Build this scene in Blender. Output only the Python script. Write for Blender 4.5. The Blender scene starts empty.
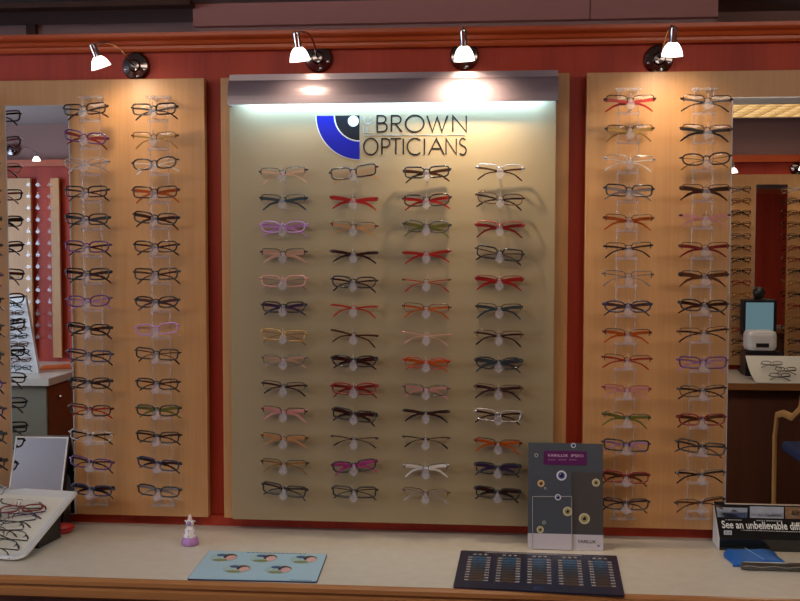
import bpy, bmesh, math, random
from mathutils import Vector, Matrix
random.seed(7)
PI = math.pi
scene = bpy.context.scene
COL = scene.collection

# ------------------------------------------------------------------ camera
FPX, DIST, EYE = 1000.0, 2.857, 1.59
YAW, PITCH, ROLL = 0.08712155, 0.05379295, 0.00100764
Fv = Vector((-math.sin(YAW)*math.cos(PITCH), math.cos(YAW)*math.cos(PITCH), -math.sin(PITCH)))
_r = Vector((math.cos(YAW), math.sin(YAW), 0)); _u = _r.cross(Fv)
Rv = math.cos(ROLL)*_r + math.sin(ROLL)*_u
Uv = math.cos(ROLL)*_u - math.sin(ROLL)*_r
CAM = Vector((0, -DIST, EYE))
cam_d = bpy.data.cameras.new('camera')
cam_d.sensor_width = 36.0; cam_d.lens = FPX/800*36.0; cam_d.clip_start = 0.02
cam = bpy.data.objects.new('camera', cam_d); COL.objects.link(cam)
M = Matrix.Identity(4)
for i in range(3):
    M[i][0] = Rv[i]; M[i][1] = Uv[i]; M[i][2] = -Fv[i]; M[i][3] = CAM[i]
cam.matrix_world = M
scene.camera = cam

def ray(u, v):
    return Fv*FPX + Rv*(u-400) - Uv*(v-300.5)
def py(u, v, y=0.0):                       # point of the sight line on a wall plane
    d = ray(u, v); return CAM + d*((y-CAM.y)/d.y)
def pz(u, v, z):                           # point of the sight line on a level plane
    d = ray(u, v); return CAM + d*((z-CAM.z)/d.z)
MIR = -0.052                               # plane of the wall mirrors
def mv(u, v, yv):                          # place in the room that the wall mirrors show there
    p = py(u, v, yv); return Vector((p.x, 2*MIR-p.y, p.z))

# ------------------------------------------------------------------ materials
MATS = {}
def nm(name):
    m = bpy.data.materials.new(name); m.use_nodes = True
    nt = m.node_tree; nt.nodes.clear()
    out = nt.nodes.new('ShaderNodeOutputMaterial')
    MATS[name] = m
    return m, nt, out
def solid(name, rgb, rough=0.5, metal=0.0, alpha=1.0, coat=0.0, var=0.06, scale=60, spec=0.5):
    m, nt, out = nm(name)
    b = nt.nodes.new('ShaderNodeBsdfPrincipled')
    tc = nt.nodes.new('ShaderNodeTexCoord'); nz = nt.nodes.new('ShaderNodeTexNoise')
    nz.inputs['Scale'].default_value = scale
    nt.links.new(tc.outputs['Object'], nz.inputs['Vector'])
    mx = nt.nodes.new('ShaderNodeMix'); mx.data_type = 'RGBA'
    mx.inputs[6].default_value = (*[c*(1-var) for c in rgb], 1)
    mx.inputs[7].default_value = (*[min(1, c*(1+var)) for c in rgb], 1)
    nt.links.new(nz.outputs['Fac'], mx.inputs[0])
    nt.links.new(mx.outputs[2], b.inputs['Base Color'])
    b.inputs['Roughness'].default_value = rough; b.inputs['Metallic'].default_value = metal
    b.inputs['Alpha'].default_value = alpha; b.inputs['Coat Weight'].default_value = coat
    b.inputs['Specular IOR Level'].default_value = spec
    nt.links.new(b.outputs[0], out.inputs[0])
    return m
def wood(name, a, b_, rough=0.4, sx=14.0, sz=0.6, coat=0.0, fine=0.5):
    m, nt, out = nm(name)
    b = nt.nodes.new('ShaderNodeBsdfPrincipled')
    tc = nt.nodes.new('ShaderNodeTexCoord')
    mp = nt.nodes.new('ShaderNodeMapping'); mp.inputs['Scale'].default_value = (sx, sx, sz)
    nt.links.new(tc.outputs['Object'], mp.inputs['Vector'])
    n1 = nt.nodes.new('ShaderNodeTexNoise'); n1.inputs['Scale'].default_value = 1.0
    n1.inputs['Detail'].default_value = 3.0
    nt.links.new(mp.outputs[0], n1.inputs['Vector'])
    mp2 = nt.nodes.new('ShaderNodeMapping'); mp2.inputs['Scale'].default_value = (sx*14, sx*14, sz*9)
    nt.links.new(tc.outputs['Object'], mp2.inputs['Vector'])
    n2 = nt.nodes.new('ShaderNodeTexNoise'); n2.inputs['Scale'].default_value = 1.0
    nt.links.new(mp2.outputs[0], n2.inputs['Vector'])
    ad = nt.nodes.new('ShaderNodeMath'); ad.operation = 'MULTIPLY_ADD'
    nt.links.new(n2.outputs['Fac'], ad.inputs[0]); ad.inputs[1].default_value = fine
    nt.links.new(n1.outputs['Fac'], ad.inputs[2])
    rp = nt.nodes.new('ShaderNodeValToRGB')
    rp.color_ramp.elements[0].position = 0.45; rp.color_ramp.elements[0].color = (*a, 1)
    rp.color_ramp.elements[1].position = 1.0; rp.color_ramp.elements[1].color = (*b_, 1)
    nt.links.new(ad.outputs[0], rp.inputs[0])
    nt.links.new(rp.outputs[0], b.inputs['Base Color'])
    b.inputs['Roughness'].default_value = rough; b.inputs['Coat Weight'].default_value = coat
    nt.links.new(b.outputs[0], out.inputs[0])
    return m
def glow(name, rgb, s):
    m, nt, out = nm(name)
    e = nt.nodes.new('ShaderNodeEmission'); e.inputs[0].default_value = (*rgb, 1); e.inputs[1].default_value = s
    nt.links.new(e.outputs[0], out.inputs[0]); return m
def clear(name, tint, gloss, rough=0.02, body=0.0, bodycol=(.8, .8, .85)):
    m, nt, out = nm(name)
    t = nt.nodes.new('ShaderNodeBsdfTransparent'); t.inputs[0].default_value = (*tint, 1)
    g = nt.nodes.new('ShaderNodeBsdfGlossy'); g.inputs['Roughness'].default_value = rough
    lw = nt.nodes.new('ShaderNodeLayerWeight'); lw.inputs[0].default_value = .5; fr = nt.nodes.new('ShaderNodeMath'); fr.operation = 'POWER'; fr.inputs[1].default_value = 4.0; nt.links.new(lw.outputs['Facing'], fr.inputs[0])
    mu = nt.nodes.new('ShaderNodeMath'); mu.operation = 'MULTIPLY_ADD'; mu.inputs[1].default_value = 0.6; mu.inputs[2].default_value = gloss
    nt.links.new(fr.outputs[0], mu.inputs[0])
    last = t
    if body > 0:
        d = nt.nodes.new('ShaderNodeBsdfDiffuse'); d.inputs[0].default_value = (*bodycol, 1)
        m0 = nt.nodes.new('ShaderNodeMixShader'); m0.inputs[0].default_value = body
        nt.links.new(t.outputs[0], m0.inputs[1]); nt.links.new(d.outputs[0], m0.inputs[2]); last = m0
    mx = nt.nodes.new('ShaderNodeMixShader')
    nt.links.new(mu.outputs[0], mx.inputs[0]); nt.links.new(last.outputs[0], mx.inputs[1]); nt.links.new(g.outputs[0], mx.inputs[2])
    nt.links.new(mx.outputs[0], out.inputs[0]); return m

BEECH = wood('beech_veneer', (0.445, 0.222, 0.084), (0.585, 0.312, 0.128), 0.42, 9, 0.5)
CHERRY = wood('cherry_veneer', (0.31, 0.017, 0.0045), (0.55, 0.050, 0.010), 0.55, 8, 0.5, fine=0.35)
EDGE = wood('counter_edge_wood', (0.25, 0.10, 0.034), (0.37, 0.165, 0.055), 0.35, 1.0, 20)
DARKWOOD = wood('dark_cabinet_wood', (0.07, 0.022, 0.010), (0.13, 0.042, 0.018), 0.5, 6, 0.6)
BOARD = solid('frosted_board', (0.285, 0.220, 0.125), 0.5, var=0.02, scale=4)
COUNTER = solid('speckled_laminate', (0.59, 0.54, 0.455), 0.32, var=0.10, scale=30)
PELMET = solid('brushed_grey_metal', (0.21, 0.165, 0.195), 0.28, 0.25, var=0.03)
CHROME = solid('chrome', (0.62, 0.60, 0.62), 0.10, 1.0, var=0.02)
DARKCHROME = solid('dark_chrome', (0.20, 0.17, 0.17), 0.12, 1.0, var=0.02)
MIRROR = solid('mirror_silver', (0.84, 0.84, 0.83), 0.0, 1.0, var=0.0)
GLASSEDGE = solid('polished_glass_edge', (0.55, 0.58, 0.60), 0.15, 0.3)
SHADE = glow('lit_frosted_shade', (1.0, 0.90, 0.84), 3.6)
TUBE = glow('fluorescent_tube', (0.40, 0.70, 1.0), 55.0)
DIFF = glow('ceiling_light_diffuser', (1.0, 0.80, 0.60), 2.2)
OPAL = glow('added_opal_cover', (1.0, 0.86, 0.71), 5.2)  # glow of the added, unseen ceiling lamps
LOUVRE = solid('brass_louvre', (0.75, 0.62, 0.38), 0.25, 0.8)
SKYPANE = glow('daylight_pane', (0.62, 0.78, 1.0), 6.0)
CEIL = solid('ceiling_paint', (0.42, 0.37, 0.36), 0.9, var=0.02, scale=3)
MAUVE = solid('mauve_paint', (0.80, 0.37, 0.33), 0.8, var=0.03, scale=3)
UPPER = solid('grey_mauve_paint', (0.60, 0.38, 0.36), 0.85, var=0.03, scale=3)
ROOMWALL = solid('room_wall_paint', (0.50, 0.38, 0.28), 0.85, var=0.03, scale=3)
FLOORM = solid('dark_carpet', (0.10, 0.05, 0.04), 0.95, var=0.2, scale=120)
ACRYL = clear('clear_acrylic', (0.96, 0.96, 0.97), 0.06, 0.12, 0.15, (0.80, 0.80, 0.90))
ACRYLROD = clear('clear_acrylic_rod', (0.93, 0.93, 0.94), 0.06, 0.06, 0.10)
LENS = clear('lens', (0.95, 0.95, 0.94), 0.06, 0.0)
WHITE = solid('white_plastic', (0.74, 0.73, 0.72), 0.35, var=0.02)
TRAYM = solid('pale_tray_plastic', (0.68, 0.66, 0.58), 0.4, var=0.03)
BLACK = solid('black_plastic', (0.012, 0.012, 0.014), 0.35)
BLACKGLOSS = solid('glossy_black_card', (0.010, 0.011, 0.012), 0.10, coat=0.5)
INK = solid('black_lettering', (0.008, 0.009, 0.009), 0.6, spec=.2)
GREYINK = solid('grey_lettering', (0.30, 0.36, 0.36), 0.4)
LOGOBLUE = solid('logo_blue', (0.004, 0.006, 0.24), 0.6, spec=.2)
LOGOBLACK = solid('logo_black', (0.005, 0.006, 0.010), 0.6, spec=.2)
LOGOWHITE = solid('logo_pale_line', (0.62, 0.68, 0.66), 0.4)

# ------------------------------------------------------------------ mesh helpers
def link_obj(name, me, mat=None, parent=None):
    o = bpy.data.objects.new(name, me); COL.objects.link(o)
    if mat is not None:
        for m in (mat if isinstance(mat, (list, tuple)) else [mat]): me.materials.append(m)
    if parent: o.parent = parent
    return o
def finish(name, bm, mat=None, parent=None, smooth=False):
    me = bpy.data.meshes.new(name)
    bmesh.ops.recalc_face_normals(bm, faces=bm.faces)
    bm.to_mesh(me); bm.free()
    if smooth:
        for p in me.polygons: p.use_smooth = True
        try: me.set_sharp_from_angle(angle=math.radians(40))
        except Exception: pass
    return link_obj(name, me, mat, parent)
def add_box(bm, lo, hi, bev=0.0, mi=0):
    lo = Vector(lo); hi = Vector(hi)
    r = bmesh.ops.create_cube(bm, size=1.0)
    vs = r['verts']
    bmesh.ops.scale(bm, vec=hi-lo, verts=vs); bmesh.ops.translate(bm, vec=(lo+hi)/2, verts=vs)
    fs = set(f for v in vs for f in v.link_faces)
    for f in fs: f.material_index = mi
    if bev > 0:
        es = list(set(e for v in vs for e in v.link_edges))
        bmesh.ops.bevel(bm, geom=es, offset=bev, segments=2, affect='EDGES', profile=0.5)
def box(name, lo, hi, mat, parent=None, bev=0.0):
    bm = bmesh.new(); add_box(bm, lo, hi, bev); return finish(name, bm, mat, parent)
def sweep(bm, pts, rw, rh=None, closed=False, seg=6, up=Vector((0, 1, 0)), mi=0):
    """tube along pts; rw/rh half sizes (number or list): rh along the 'side' axis, rw along up"""
    pts = [Vector(p) for p in pts]; n = len(pts)
    rings = []
    for i, p in enumerate(pts):
        a = pts[(i-1) % n] if (closed or i > 0) else p
        b = pts[(i+1) % n] if (closed or i < n-1) else p
        t = (b-a).normalized()
        s = t.cross(up)
        s = s.normalized() if s.length > 1e-6 else Vector((1, 0, 0))
        w = s.cross(t).normalized()
        A = rw[i] if isinstance(rw, (list, tuple)) else rw
        B = (rh[i] if isinstance(rh, (list, tuple)) else rh) if rh is not None else A
        off = PI/4 if seg == 4 else 0
        k = math.sqrt(2) if seg == 4 else 1
        rings.append([bm.verts.new(p + w*(A*k*math.cos(2*PI*j/seg+off)) + s*(B*k*math.sin(2*PI*j/seg+off))) for j in range(seg)])
    m = n if closed else n-1
    for i in range(m):
        r0, r1 = rings[i], rings[(i+1) % n]
        for j in range(seg):
            f = bm.faces.new((r0[j], r0[(j+1) % seg], r1[(j+1) % seg], r1[j])); f.material_index = mi
    if not closed:
        for r in (rings[0], rings[-1]):
            f = bm.faces.new(r); f.material_index = mi
def lathe(bm, prof, origin=(0, 0, 0), axis=Vector((0, 0, 1)), seg=24, mi=0, cap=True):
    """prof: list of (radius, height along axis)"""
    axis = Vector(axis).normalized(); o = Vector(origin)
    q = Vector((0, 0, 1)).rotation_difference(axis).to_matrix()
    rings = []
    for r, h in prof:
        rings.append([bm.verts.new(o + q @ Vector((r*math.cos(2*PI*j/seg), r*math.sin(2*PI*j/seg), h))) for j in range(seg)])
    for i in range(len(rings)-1):
        for j in range(seg):
            f = bm.faces.new((rings[i][j], rings[i][(j+1) % seg], rings[i+1][(j+1) % seg], rings[i+1][j])); f.material_index = mi
    if cap:
        for r in (rings[0], rings[-1]):
            f = bm.faces.new(r); f.material_index = mi
def prism(bm, poly, d, mi=0):
    """poly: list of Vectors; extruded by vector d"""
    d = Vector(d)
    a = [bm.verts.new(Vector(p)) for p in poly]; b = [bm.verts.new(Vector(p)+d) for p in poly]
    n = len(a)
    for f in (bm.faces.new(a), bm.faces.new(b[::-1])): f.material_index = mi
    for i in range(n):
        f = bm.faces.new((a[i], b[i], b[(i+1) % n], a[(i+1) % n])); f.material_index = mi
def thing(name, label, cat, loc=(0, 0, 0), group=None):
    o = bpy.data.objects.new(name, None); COL.objects.link(o)
    o.empty_display_size = 0.02
    o.location = loc; o['label'] = label; o['category'] = cat
    if group: o['group'] = group
    return o
def tag(o, label, cat, group=None):
    o['label'] = label; o['category'] = cat
    if group: o['group'] = group
    return o
def struct(o):
    o['kind'] = 'structure'; return o
def local(o, p):
    return Vector(p) - o.location

# ------------------------------------------------------------------ the setting
ZC, ZP, ZB = 0.770, 2.068, 0.803           # counter top, panel tops, panel bottoms
YP = -0.045                                # panel faces
OPP = 2*MIR - 4.0                          # face of the opposite display wall
CZ = 2.45                                  # ceiling
XL, XR = -4.2, 3.6
struct(box('wall_front', (XL, 0.0, 0.0), (XR, 0.10, 2.165), CHERRY))
# moulded cornice along the top of the display wall
bm = bmesh.new()
prof = [(0.0, 2.150), (-0.022, 2.150), (-0.026, 2.156), (-0.026, 2.164), (-0.034, 2.167), (-0.038, 2.176), (-0.052, 2.181), (-0.056, 2.186), (-0.056, 2.196), (0.10, 2.196), (0.10, 2.165), (0.0, 2.165)]
prism(bm, [Vector((XL, y, z)) for y, z in prof], (XR-XL, 0, 0))
CORN = wood('cornice_wood', (0.42, 0.065, 0.016), (0.62, 0.115, 0.026), 0.32, 0.8, 14, fine=0.3)
struct(finish('trim_1', bm, CORN))
struct(box('baseboard_front', (XL, -0.012, ZC+0.0005), (XR, -0.0005, ZB-0.002), CHERRY))
struct(box('floor', (XL, OPP-0.1, -0.05), (XR, 1.05, 0.0), FLOORM))
struct(box('ceiling', (XL, OPP-0.1, CZ), (XR, 1.05, CZ+0.05), CEIL))
struct(box('wall_rear', (XL, 0.95, 0.0), (XR, 1.05, CZ), UPPER))
xa, xb, xc = py(193, 20, .67).x, py(590, 20, .67).x, py(718, 20, .67).x
struct(box('trim_2', (xa, 0.67, 2.372), (xb-0.002, 0.95, CZ), MAUVE))
struct(box('trim_3', (xb+0.002, 0.67, 2.372), (xc, 0.95, CZ), MAUVE))
struct(box('trim_7', (xa, .70, 2.18), (xc, .95, 2.3715), UPPER))
xq = py(31, 25, .93).x
struct(box('trim_4', (xq-.018, .925, 2.0), (xq+.018, .95, CZ), DARKWOOD))
struct(box('trim_5', (XL, .60, CZ-.018), (py(190, 10, .6).x, .66, CZ), DARKWOOD))
struct(box('wall_left', (XL-0.1, OPP-0.1, 0.0), (XL, 1.05, CZ), ROOMWALL))
struct(box('wall_right', (XR, OPP-0.1, 0.0), (XR+0.1, 1.05, CZ), ROOMWALL))
# shop window on the left side wall
w = struct(thing('window_1', '', '')); del w['label']; del w['category']
box('pane', (XL+0.004, -3.3, 1.0), (XL+0.012, -1.5, 2.2), SKYPANE, w)
bm = bmesh.new()
for lo, hi in (((XL, -3.36, .94), (XL+.04, -1.44, 1.0)), ((XL, -3.36, 2.2), (XL+.04, -1.44, 2.26)), ((XL, -3.36, 1.0), (XL+.04, -3.3, 2.2)), ((XL, -1.5, 1.0), (XL+.04, -1.44, 2.2)), ((XL, -2.43, 1.0), (XL+.04, -2.37, 2.2))):
    add_box(bm, lo, hi)
finish('window_frame', bm, WHITE, w)

# counter
ct = thing('counter', 'long speckled beige counter with moulded wooden edge under the frosted board', 'counter', (0, 0, 0))
box('countertop', (XL+.2, -0.492, ZC-0.028), (XR-.2, -0.0005, ZC), COUNTER, ct)
bm = bmesh.new()
pr = [(-0.492, ZC), (-0.500, ZC-.001), (-0.507, ZC-.006), (-0.508, ZC-.016), (-0.501, ZC-.020), (-0.501, ZC-.024), (-0.508, ZC-.028), (-0.508, ZC-.046), (-0.500, ZC-.052), (-0.492, ZC-.052)]
prism(bm, [Vector((XL+.2, y, z)) for y, z in pr], (XR-XL-.4, 0, 0))
finish('edge_moulding', bm, EDGE, ct)
box('front_panel', (XL+.2, -0.47, 0.0), (XR-.2, -0.44, ZC-0.03), DARKWOOD, ct)
for u in (150, 400, 640):
    x = pz(u, 598, ZC-.06).x
    box('front_stile', (x-.02, -0.478, 0.0), (x+.02, -0.4705, ZC-0.03), DARKWOOD, ct)

# beech panels
def panel(label, x0, x1, zb=ZB):
    p = thing('display_board', label, 'panel', ((x0+x1)/2, -0.02, zb))
    bm = bmesh.new(); add_box(bm, (x0-p.location.x, -.025, 0), (x1-p.location.x, 0, ZP-zb), 0.0015)
    finish('veneer_sheet', bm, BEECH, p)
    for s in (-1, 1):
        cx = s*(x1-x0)*0.38
        box('batten', (cx-.02, 0.0005, .02), (cx+.02, 0.0195, ZP-zb-.02), DARKWOOD, p)
    return p
xpl = py(206.2, 300, YP).x
panel('tall beech panel carrying the narrow mirror that reflects the orange papers', -1.85, xpl)
xc0, xc1 = py(222.3, 300, YP).x, py(567.4, 300, YP).x
panel('tall beech panel fixed behind the frosted board', xc0, xc1)
xpr = py(584.4, 300, YP).x
panel('tall beech panel carrying the mirror that reflects the computer screen', xpr, 1.45)

# wall mirrors
def wall_mirror(label, x0, x1, z1):
    z0 = ZB+.002
    m = thing('wall_mirror', label, 'mirror', ((x0+x1)/2, YP-.0005, z0))
    h = (x1-x0)/2
    box('mirror_glass', (-h+.0025, MIR-YP+.0005, 0.0025), (h-.0025, 0, z1-z0-.0025), MIRROR, m)
    bm = bmesh.new()
    for lo, hi in (((-h, MIR-YP, 0), (-h+.0025, 0, z1-z0)), ((h-.0025, MIR-YP, 0), (h, 0, z1-z0)), ((-h+.0025, MIR-YP, 0), (h-.0025, 0, .0025)), ((-h+.0025, MIR-YP, z1-z0-.0025), (h-.0025, 0, z1-z0))):
        add_box(bm, lo, hi)
    finish('polished_edge', bm, GLASSEDGE, m)
mx0, mx1 = py(8.8, 300, MIR).x, py(72.2, 300, MIR).x
wall_mirror('narrow frameless mirror on the beech panel, reflecting orange papers on a counter', mx0, mx1, py(40, 105.3, MIR).z)
mr0 = py(728.5, 300, MIR).x
wall_mirror('narrow frameless mirror on the beech panel, reflecting a screen and chair', mr0, mr0+.215, py(760, 97, MIR).z)

# frosted board with lettering
YB = -0.075
b0, b1 = py(230.8, 300, YB).x, py(554.4, 300, YB).x
bz0, bz1 = py(400, 523.3, YB).z, 2.035
fb = thing('frosted_board', 'tall frosted board with eye logo and lettering between two beech panels', 'display board', ((b0+b1)/2, YB, bz0))
bm = bmesh.new(); add_box(bm, (b0-fb.location.x, 0, 0), (b1-fb.location.x, .012, bz1-bz0), .001)
finish('board_sheet', bm, BOARD, fb)
for sx in (-1, 1):
    for zz in (.12, .65, 1.15):
        bm = bmesh.new(); lathe(bm, [(.009, 0), (.009, .0175)], (sx*.36, .0122, zz), (0, 1, 0), 16); finish('standoff', bm, CHROME, fb)

def ribbon(bm, pts, w, y0, th=0.0012, closed=False, mi=0):
    """flat stroke in the x-z plane standing th in front of y0"""
    pts = [Vector((p[0], 0, p[1])) for p in pts]; n = len(pts)
    L, R = [], []
    for i, p in enumerate(pts):
        a = pts[(i-1) % n] if (closed or i > 0) else p
        b = pts[(i+1) % n] if (closed or i < n-1) else p
        t0 = (p-a).normalized() if (p-a).length > 1e-9 else (b-p).normalized()
        t1 = (b-p).normalized() if (b-p).length > 1e-9 else t0
        n0 = Vector((-t0.z, 0, t0.x)); n1 = Vector((-t1.z, 0, t1.x))
        nn = n0+n1
        nn = nn.normalized() if nn.length > .2 else n0
        k = w/2/max(.45, nn.dot(n0))
        L.append(p+nn*k); R.append(p-nn*k)
    def mk(pl):
        return ([bm.verts.new((q.x, y0-th, q.z)) for q in pl], [bm.verts.new((q.x, y0, q.z)) for q in pl])
    Lf, Lb = mk(L); Rf, Rb = mk(R)
    m = n if closed else n-1
    for i in range(m):
        j = (i+1) % n
        for q in ((Lf[i], Lf[j], Rf[j], Rf[i]), (Lb[i], Rb[i], Rb[j], Lb[j]), (Lf[i], Lb[i], Lb[j], Lf[j]), (Rf[i], Rf[j], Rb[j], Rb[i])):
            f = bm.faces.new(q); f.material_index = mi
def arc(cx, cz, rx, rz, a0, a1, n=16):
    return [(cx+rx*math.cos(math.radians(a0+(a1-a0)*i/n)), cz+rz*math.sin(math.radians(a0+(a1-a0)*i/n))) for i in range(n+1)]
GLY = {
 'B': [[(0, 0), (0, 1), (.5, 1)] + arc(.5, .77, .38, .23, 90, -90, 10) + [(0, .54)], [(.5, .54)] + arc(.55, .27, .45, .27, 90, -90, 12) + [(0, 0)]],
 'R': [[(0, 0), (0, 1), (.5, 1)] + arc(.5, .75, .42, .25, 90, -90, 12) + [(0, .5)], [(.38, .5), (1, 0)]],
 'O': [('c', arc(.5, .5, .5, .52, 0, 360, 36)[:-1])],
 'W': [[(0, 1), (.27, 0), (.5, .92), (.73, 0), (1, 1)]],
 'N': [[(0, 0), (0, 1), (1, 0), (1, 1)]],
 'P': [[(0, 0), (0, 1), (.45, 1)] + arc(.5, .73, .5, .27, 90, -90, 12) + [(0, .46)]],
 'T': [[(0, 1), (1, 1)], [(.5, 1), (.5, 0)]],
 'I': [[(.5, 1), (.5, 0)]],
 'C': [arc(.55, .5, .55, .52, 48, 312, 26)],
 'A': [[(0, 0), (.5, 1), (1, 0)], [(.2, .36), (.8, .36)]],
 'S': [arc(.5, .76, .42, .26, 35, 200, 12) + arc(.5, .25, .5, .27, 80, -140, 16)],
 'F': [[(0, 0), (0, 1), (1, 1)], [(0, .52), (.8, .52)]],
}
def glyph(bm, ch, u0, v0, u1, v1, w, plane, org):
    a = py(u0, v1, plane); b = py(u1, v0, plane)
    for st in GLY[ch]:
        closed = st[0] == 'c'
        pts = st[1] if closed else st
        ribbon(bm, [(a.x+(b.x-a.x)*x-org.x, a.z+(b.z-a.z)*z-org.z) for x, z in pts], w, -.0003, closed=closed)
bm = bmesh.new()
for ch, u0, u1 in (('B', 377.2, 387), ('R', 391.5, 401.8), ('O', 405.6, 424), ('W', 427, 447.5), ('N', 452.8, 466.3)):
    glyph(bm, ch, u0, 115.6, u1, 131.8, .0042, YB, fb.location)
for ch, u0, u1 in (('O', 363.8, 377.8), ('P', 382, 389.8), ('T', 390.8, 401), ('I', 402, 405), ('C', 407.4, 421.5), ('I', 423, 426), ('A', 428.8, 444), ('N', 446, 456.3), ('S', 459.2, 466.2)):
    glyph(bm, ch, u0, 138.6, u1, 154.4, .0038, YB, fb.location)
finish('shop_lettering', bm, INK, fb)
bm = bmesh.new()
def vtext(ch, v0, v1, u0, u1):             # letters running upward
    a = py(u0, v1, YB); b = py(u1, v0, YB)
    for st in GLY[ch]:
        pts = st[1] if st[0] == 'c' else st
        ribbon(bm, [(a.x+(b.x-a.x)*(1-z)-fb.location.x, a.z+(b.z-a.z)*x-fb.location.z) for x, z in pts], .0018, -.0003)
vtext('F', 126, 132.5, 363.5, 371); vtext('C', 116, 124, 364, 371)
ribbon(bm, [((py(363, 135.3, YB)-fb.location).x, (py(363, 135.3, YB)-fb.location).z), ((py(466, 135.0, YB)-fb.location).x, (py(466, 135.0, YB)-fb.location).z)], .0012, -.0003)
finish('initials_and_rule', bm, GREYINK, fb)
# eye emblem: quarter rings about the top corner
ec = py(359.6, 115.4, YB) - fb.location
px1 = (py(360, 115, YB)-py(359, 115, YB)).x
def wedge(r0, r1, y, mat, name):
    bm = bmesh.new()
    outer = [(ec.x+r1*px1*math.cos(math.radians(a)), ec.z+r1*px1*math.sin(math.radians(a))) for a in [180+90*i/24 for i in range(25)]]
    inner = [(ec.x+r0*px1*math.cos(math.radians(a)), ec.z+r0*px1*math.sin(math.radians(a))) for a in [270-90*i/24 for i in range(25)]] if r0 > 0 else [(ec.x, ec.z)]
    for k in range(24):
        if r0 > 0:
            q = [outer[k], outer[k+1], inner[23-k], inner[24-k]]
        else:
            q = [outer[k], outer[k+1], (ec.x, ec.z)]
        prism(bm, [Vector((p[0], y, p[1])) for p in q], (0, -.0006, 0))
    bmesh.ops.remove_doubles(bm, verts=bm.verts, dist=1e-6)
    return finish(name, bm, mat, fb)
wedge(0, 44.2, -.0003, LOGOWHITE, 'emblem_outline')
wedge(25.8, 43.3, -.0010, LOGOBLUE, 'emblem_ring')
wedge(0, 24.6, -.0010, LOGOBLACK, 'emblem_iris')
bm = bmesh.new(); c = py(353.4, 121.2, YB)-fb.location
lathe(bm, [(5.4*px1, 0), (5.4*px1, .0006)], (c.x, -.0017, c.z), (0, -1, 0), 32); finish('emblem_pupil', bm, LOGOWHITE, fb)

# light pelmet over the board
q0, q1 = py(228.2, 88, -.12).x, py(557.5, 88, -.12).x
zt, zb = py(400, 72.2, -.095).z, py(400, 102.6, -.12).z
pl = thing('light_pelmet', 'brushed grey metal pelmet with rounded front above the frosted board', 'pelmet', ((q0+q1)/2, YP-.0005, zb))
hx = (q1-q0)/2
bm = bmesh.new()
H = zt-zb
pr = [(0, H), (-.048, H), (-.048, H-.0165), (-.050, H-.0175)] + [(-.050-.026*math.sin(math.radians(a)), (H-.0175)*math.cos(math.radians(a))) for a in range(10, 91, 10)]
inn = [(y+.004 if y < -.01 else y, z-.004 if z > .01 else z) for y, z in pr]
sec = pr + inn[::-1]
# shell built as strips so that it stays hollow and open below
for i in range(len(pr)-1):
    prism(bm, [Vector((-hx, *pr[i])), Vector((-hx, *pr[i+1])), Vector((-hx, *inn[i+1])), Vector((-hx, *inn[i]))], (2*hx, 0, 0))
bmesh.ops.remove_doubles(bm, verts=bm.verts, dist=1e-6)
finish('curved_cover', bm, PELMET, pl)
for s in (-1, 1):
    bm = bmesh.new()
    prism(bm, [Vector((s*hx, y, z)) for y, z in pr] + [Vector((s*hx, 0, 0))], (s*.003, 0, 0))
    finish('end_cap', bm, PELMET, pl)
bm = bmesh.new(); lathe(bm, [(.007, -hx+.03), (.007, hx-.03)], (0, -.060, .018), (1, 0, 0), 16)
finish('fluorescent_tube', bm, TUBE, pl)

# ------------------------------------------------------------------ spotlights
def spot_lamp(label, disc, top, bot, elbow, yh, power, wall=0.0, flip=1, group=None, light=True, arm2=None):
    """disc/top/bot: points in the world: mount centre, head cap, shade mouth"""
    r = thing('wall_spotlight', label, 'spotlight', disc, group)
    bm = bmesh.new()
    lathe(bm, [(.040, .0005), (.040, .010), (.036, .016), (.018, .020), (.014, .026), (.005, .027)], (0, 0, 0), (0, -flip, 0), 36)
    finish('mounting_disc', bm, DARKCHROME, r, True)
    for a in (200, 340, 285):
        bm = bmesh.new(); lathe(bm, [(.004, 0), (.004, .003), (.002, .0045)], (.030*math.cos(math.radians(a)), -flip*.0152, .030*math.sin(math.radians(a))), (0, -flip, 0), 12)
        finish('screw', bm, CHROME, r, True)
    t = top-disc; b = bot-disc; ax = (b-t).normalized()
    bm = bmesh.new()
    el = elbow-disc
    p0 = Vector((0, -flip*.022, 0)); pts = []
    for i in range(17):
        s = i/16
        pts.append((1-s)**3*p0 + 3*(1-s)**2*s*(p0+Vector((0, -flip*.05, .0))) + 3*(1-s)*s*s*el + s**3*t)
    sweep(bm, pts, .0028, seg=8, up=Vector((1, .3, .2)))
    finish('arm', bm, CHROME, r, True)
    L = (b-t).length
    bm = bmesh.new()
    lathe(bm, [(.004, -.006), (.0085, -.003), (.0095, .002), (.0095, L*.42), (.0105, L*.46), (.0105, L*.50)], t, ax, 24)
    finish('lamp_head', bm, CHROME, r, True)
    bm = bmesh.new()
    h0 = L*.50
    lathe(bm, [(.0105, h0), (.0165, h0+.006), (.0215, h0+.014), (.0250, h0+.024), (.0272, L), (.0262, L), (.024, h0+.024), (.020, h0+.014), (.010, h0+.005)], t, ax, 28)
    finish('glass_shade', bm, SHADE, r, True)
    if light:
        ld = bpy.data.lights.new('spot_bulb', 'SPOT'); ld.energy = power; ld.color = (1.0, .77, .52)
        ld.spot_size = math.radians(130); ld.spot_blend = 1.0; ld.shadow_soft_size = .018
        lo = bpy.data.objects.new('spot_bulb', ld); COL.objects.link(lo)
        lo.parent = r; lo.location = b - ax*.018
        lo.rotation_euler = Vector((0, 0, -1)).rotation_difference((ax+Vector((0, .40*flip, 0))).normalized()).to_euler()
    return r
YH = -0.22
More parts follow.
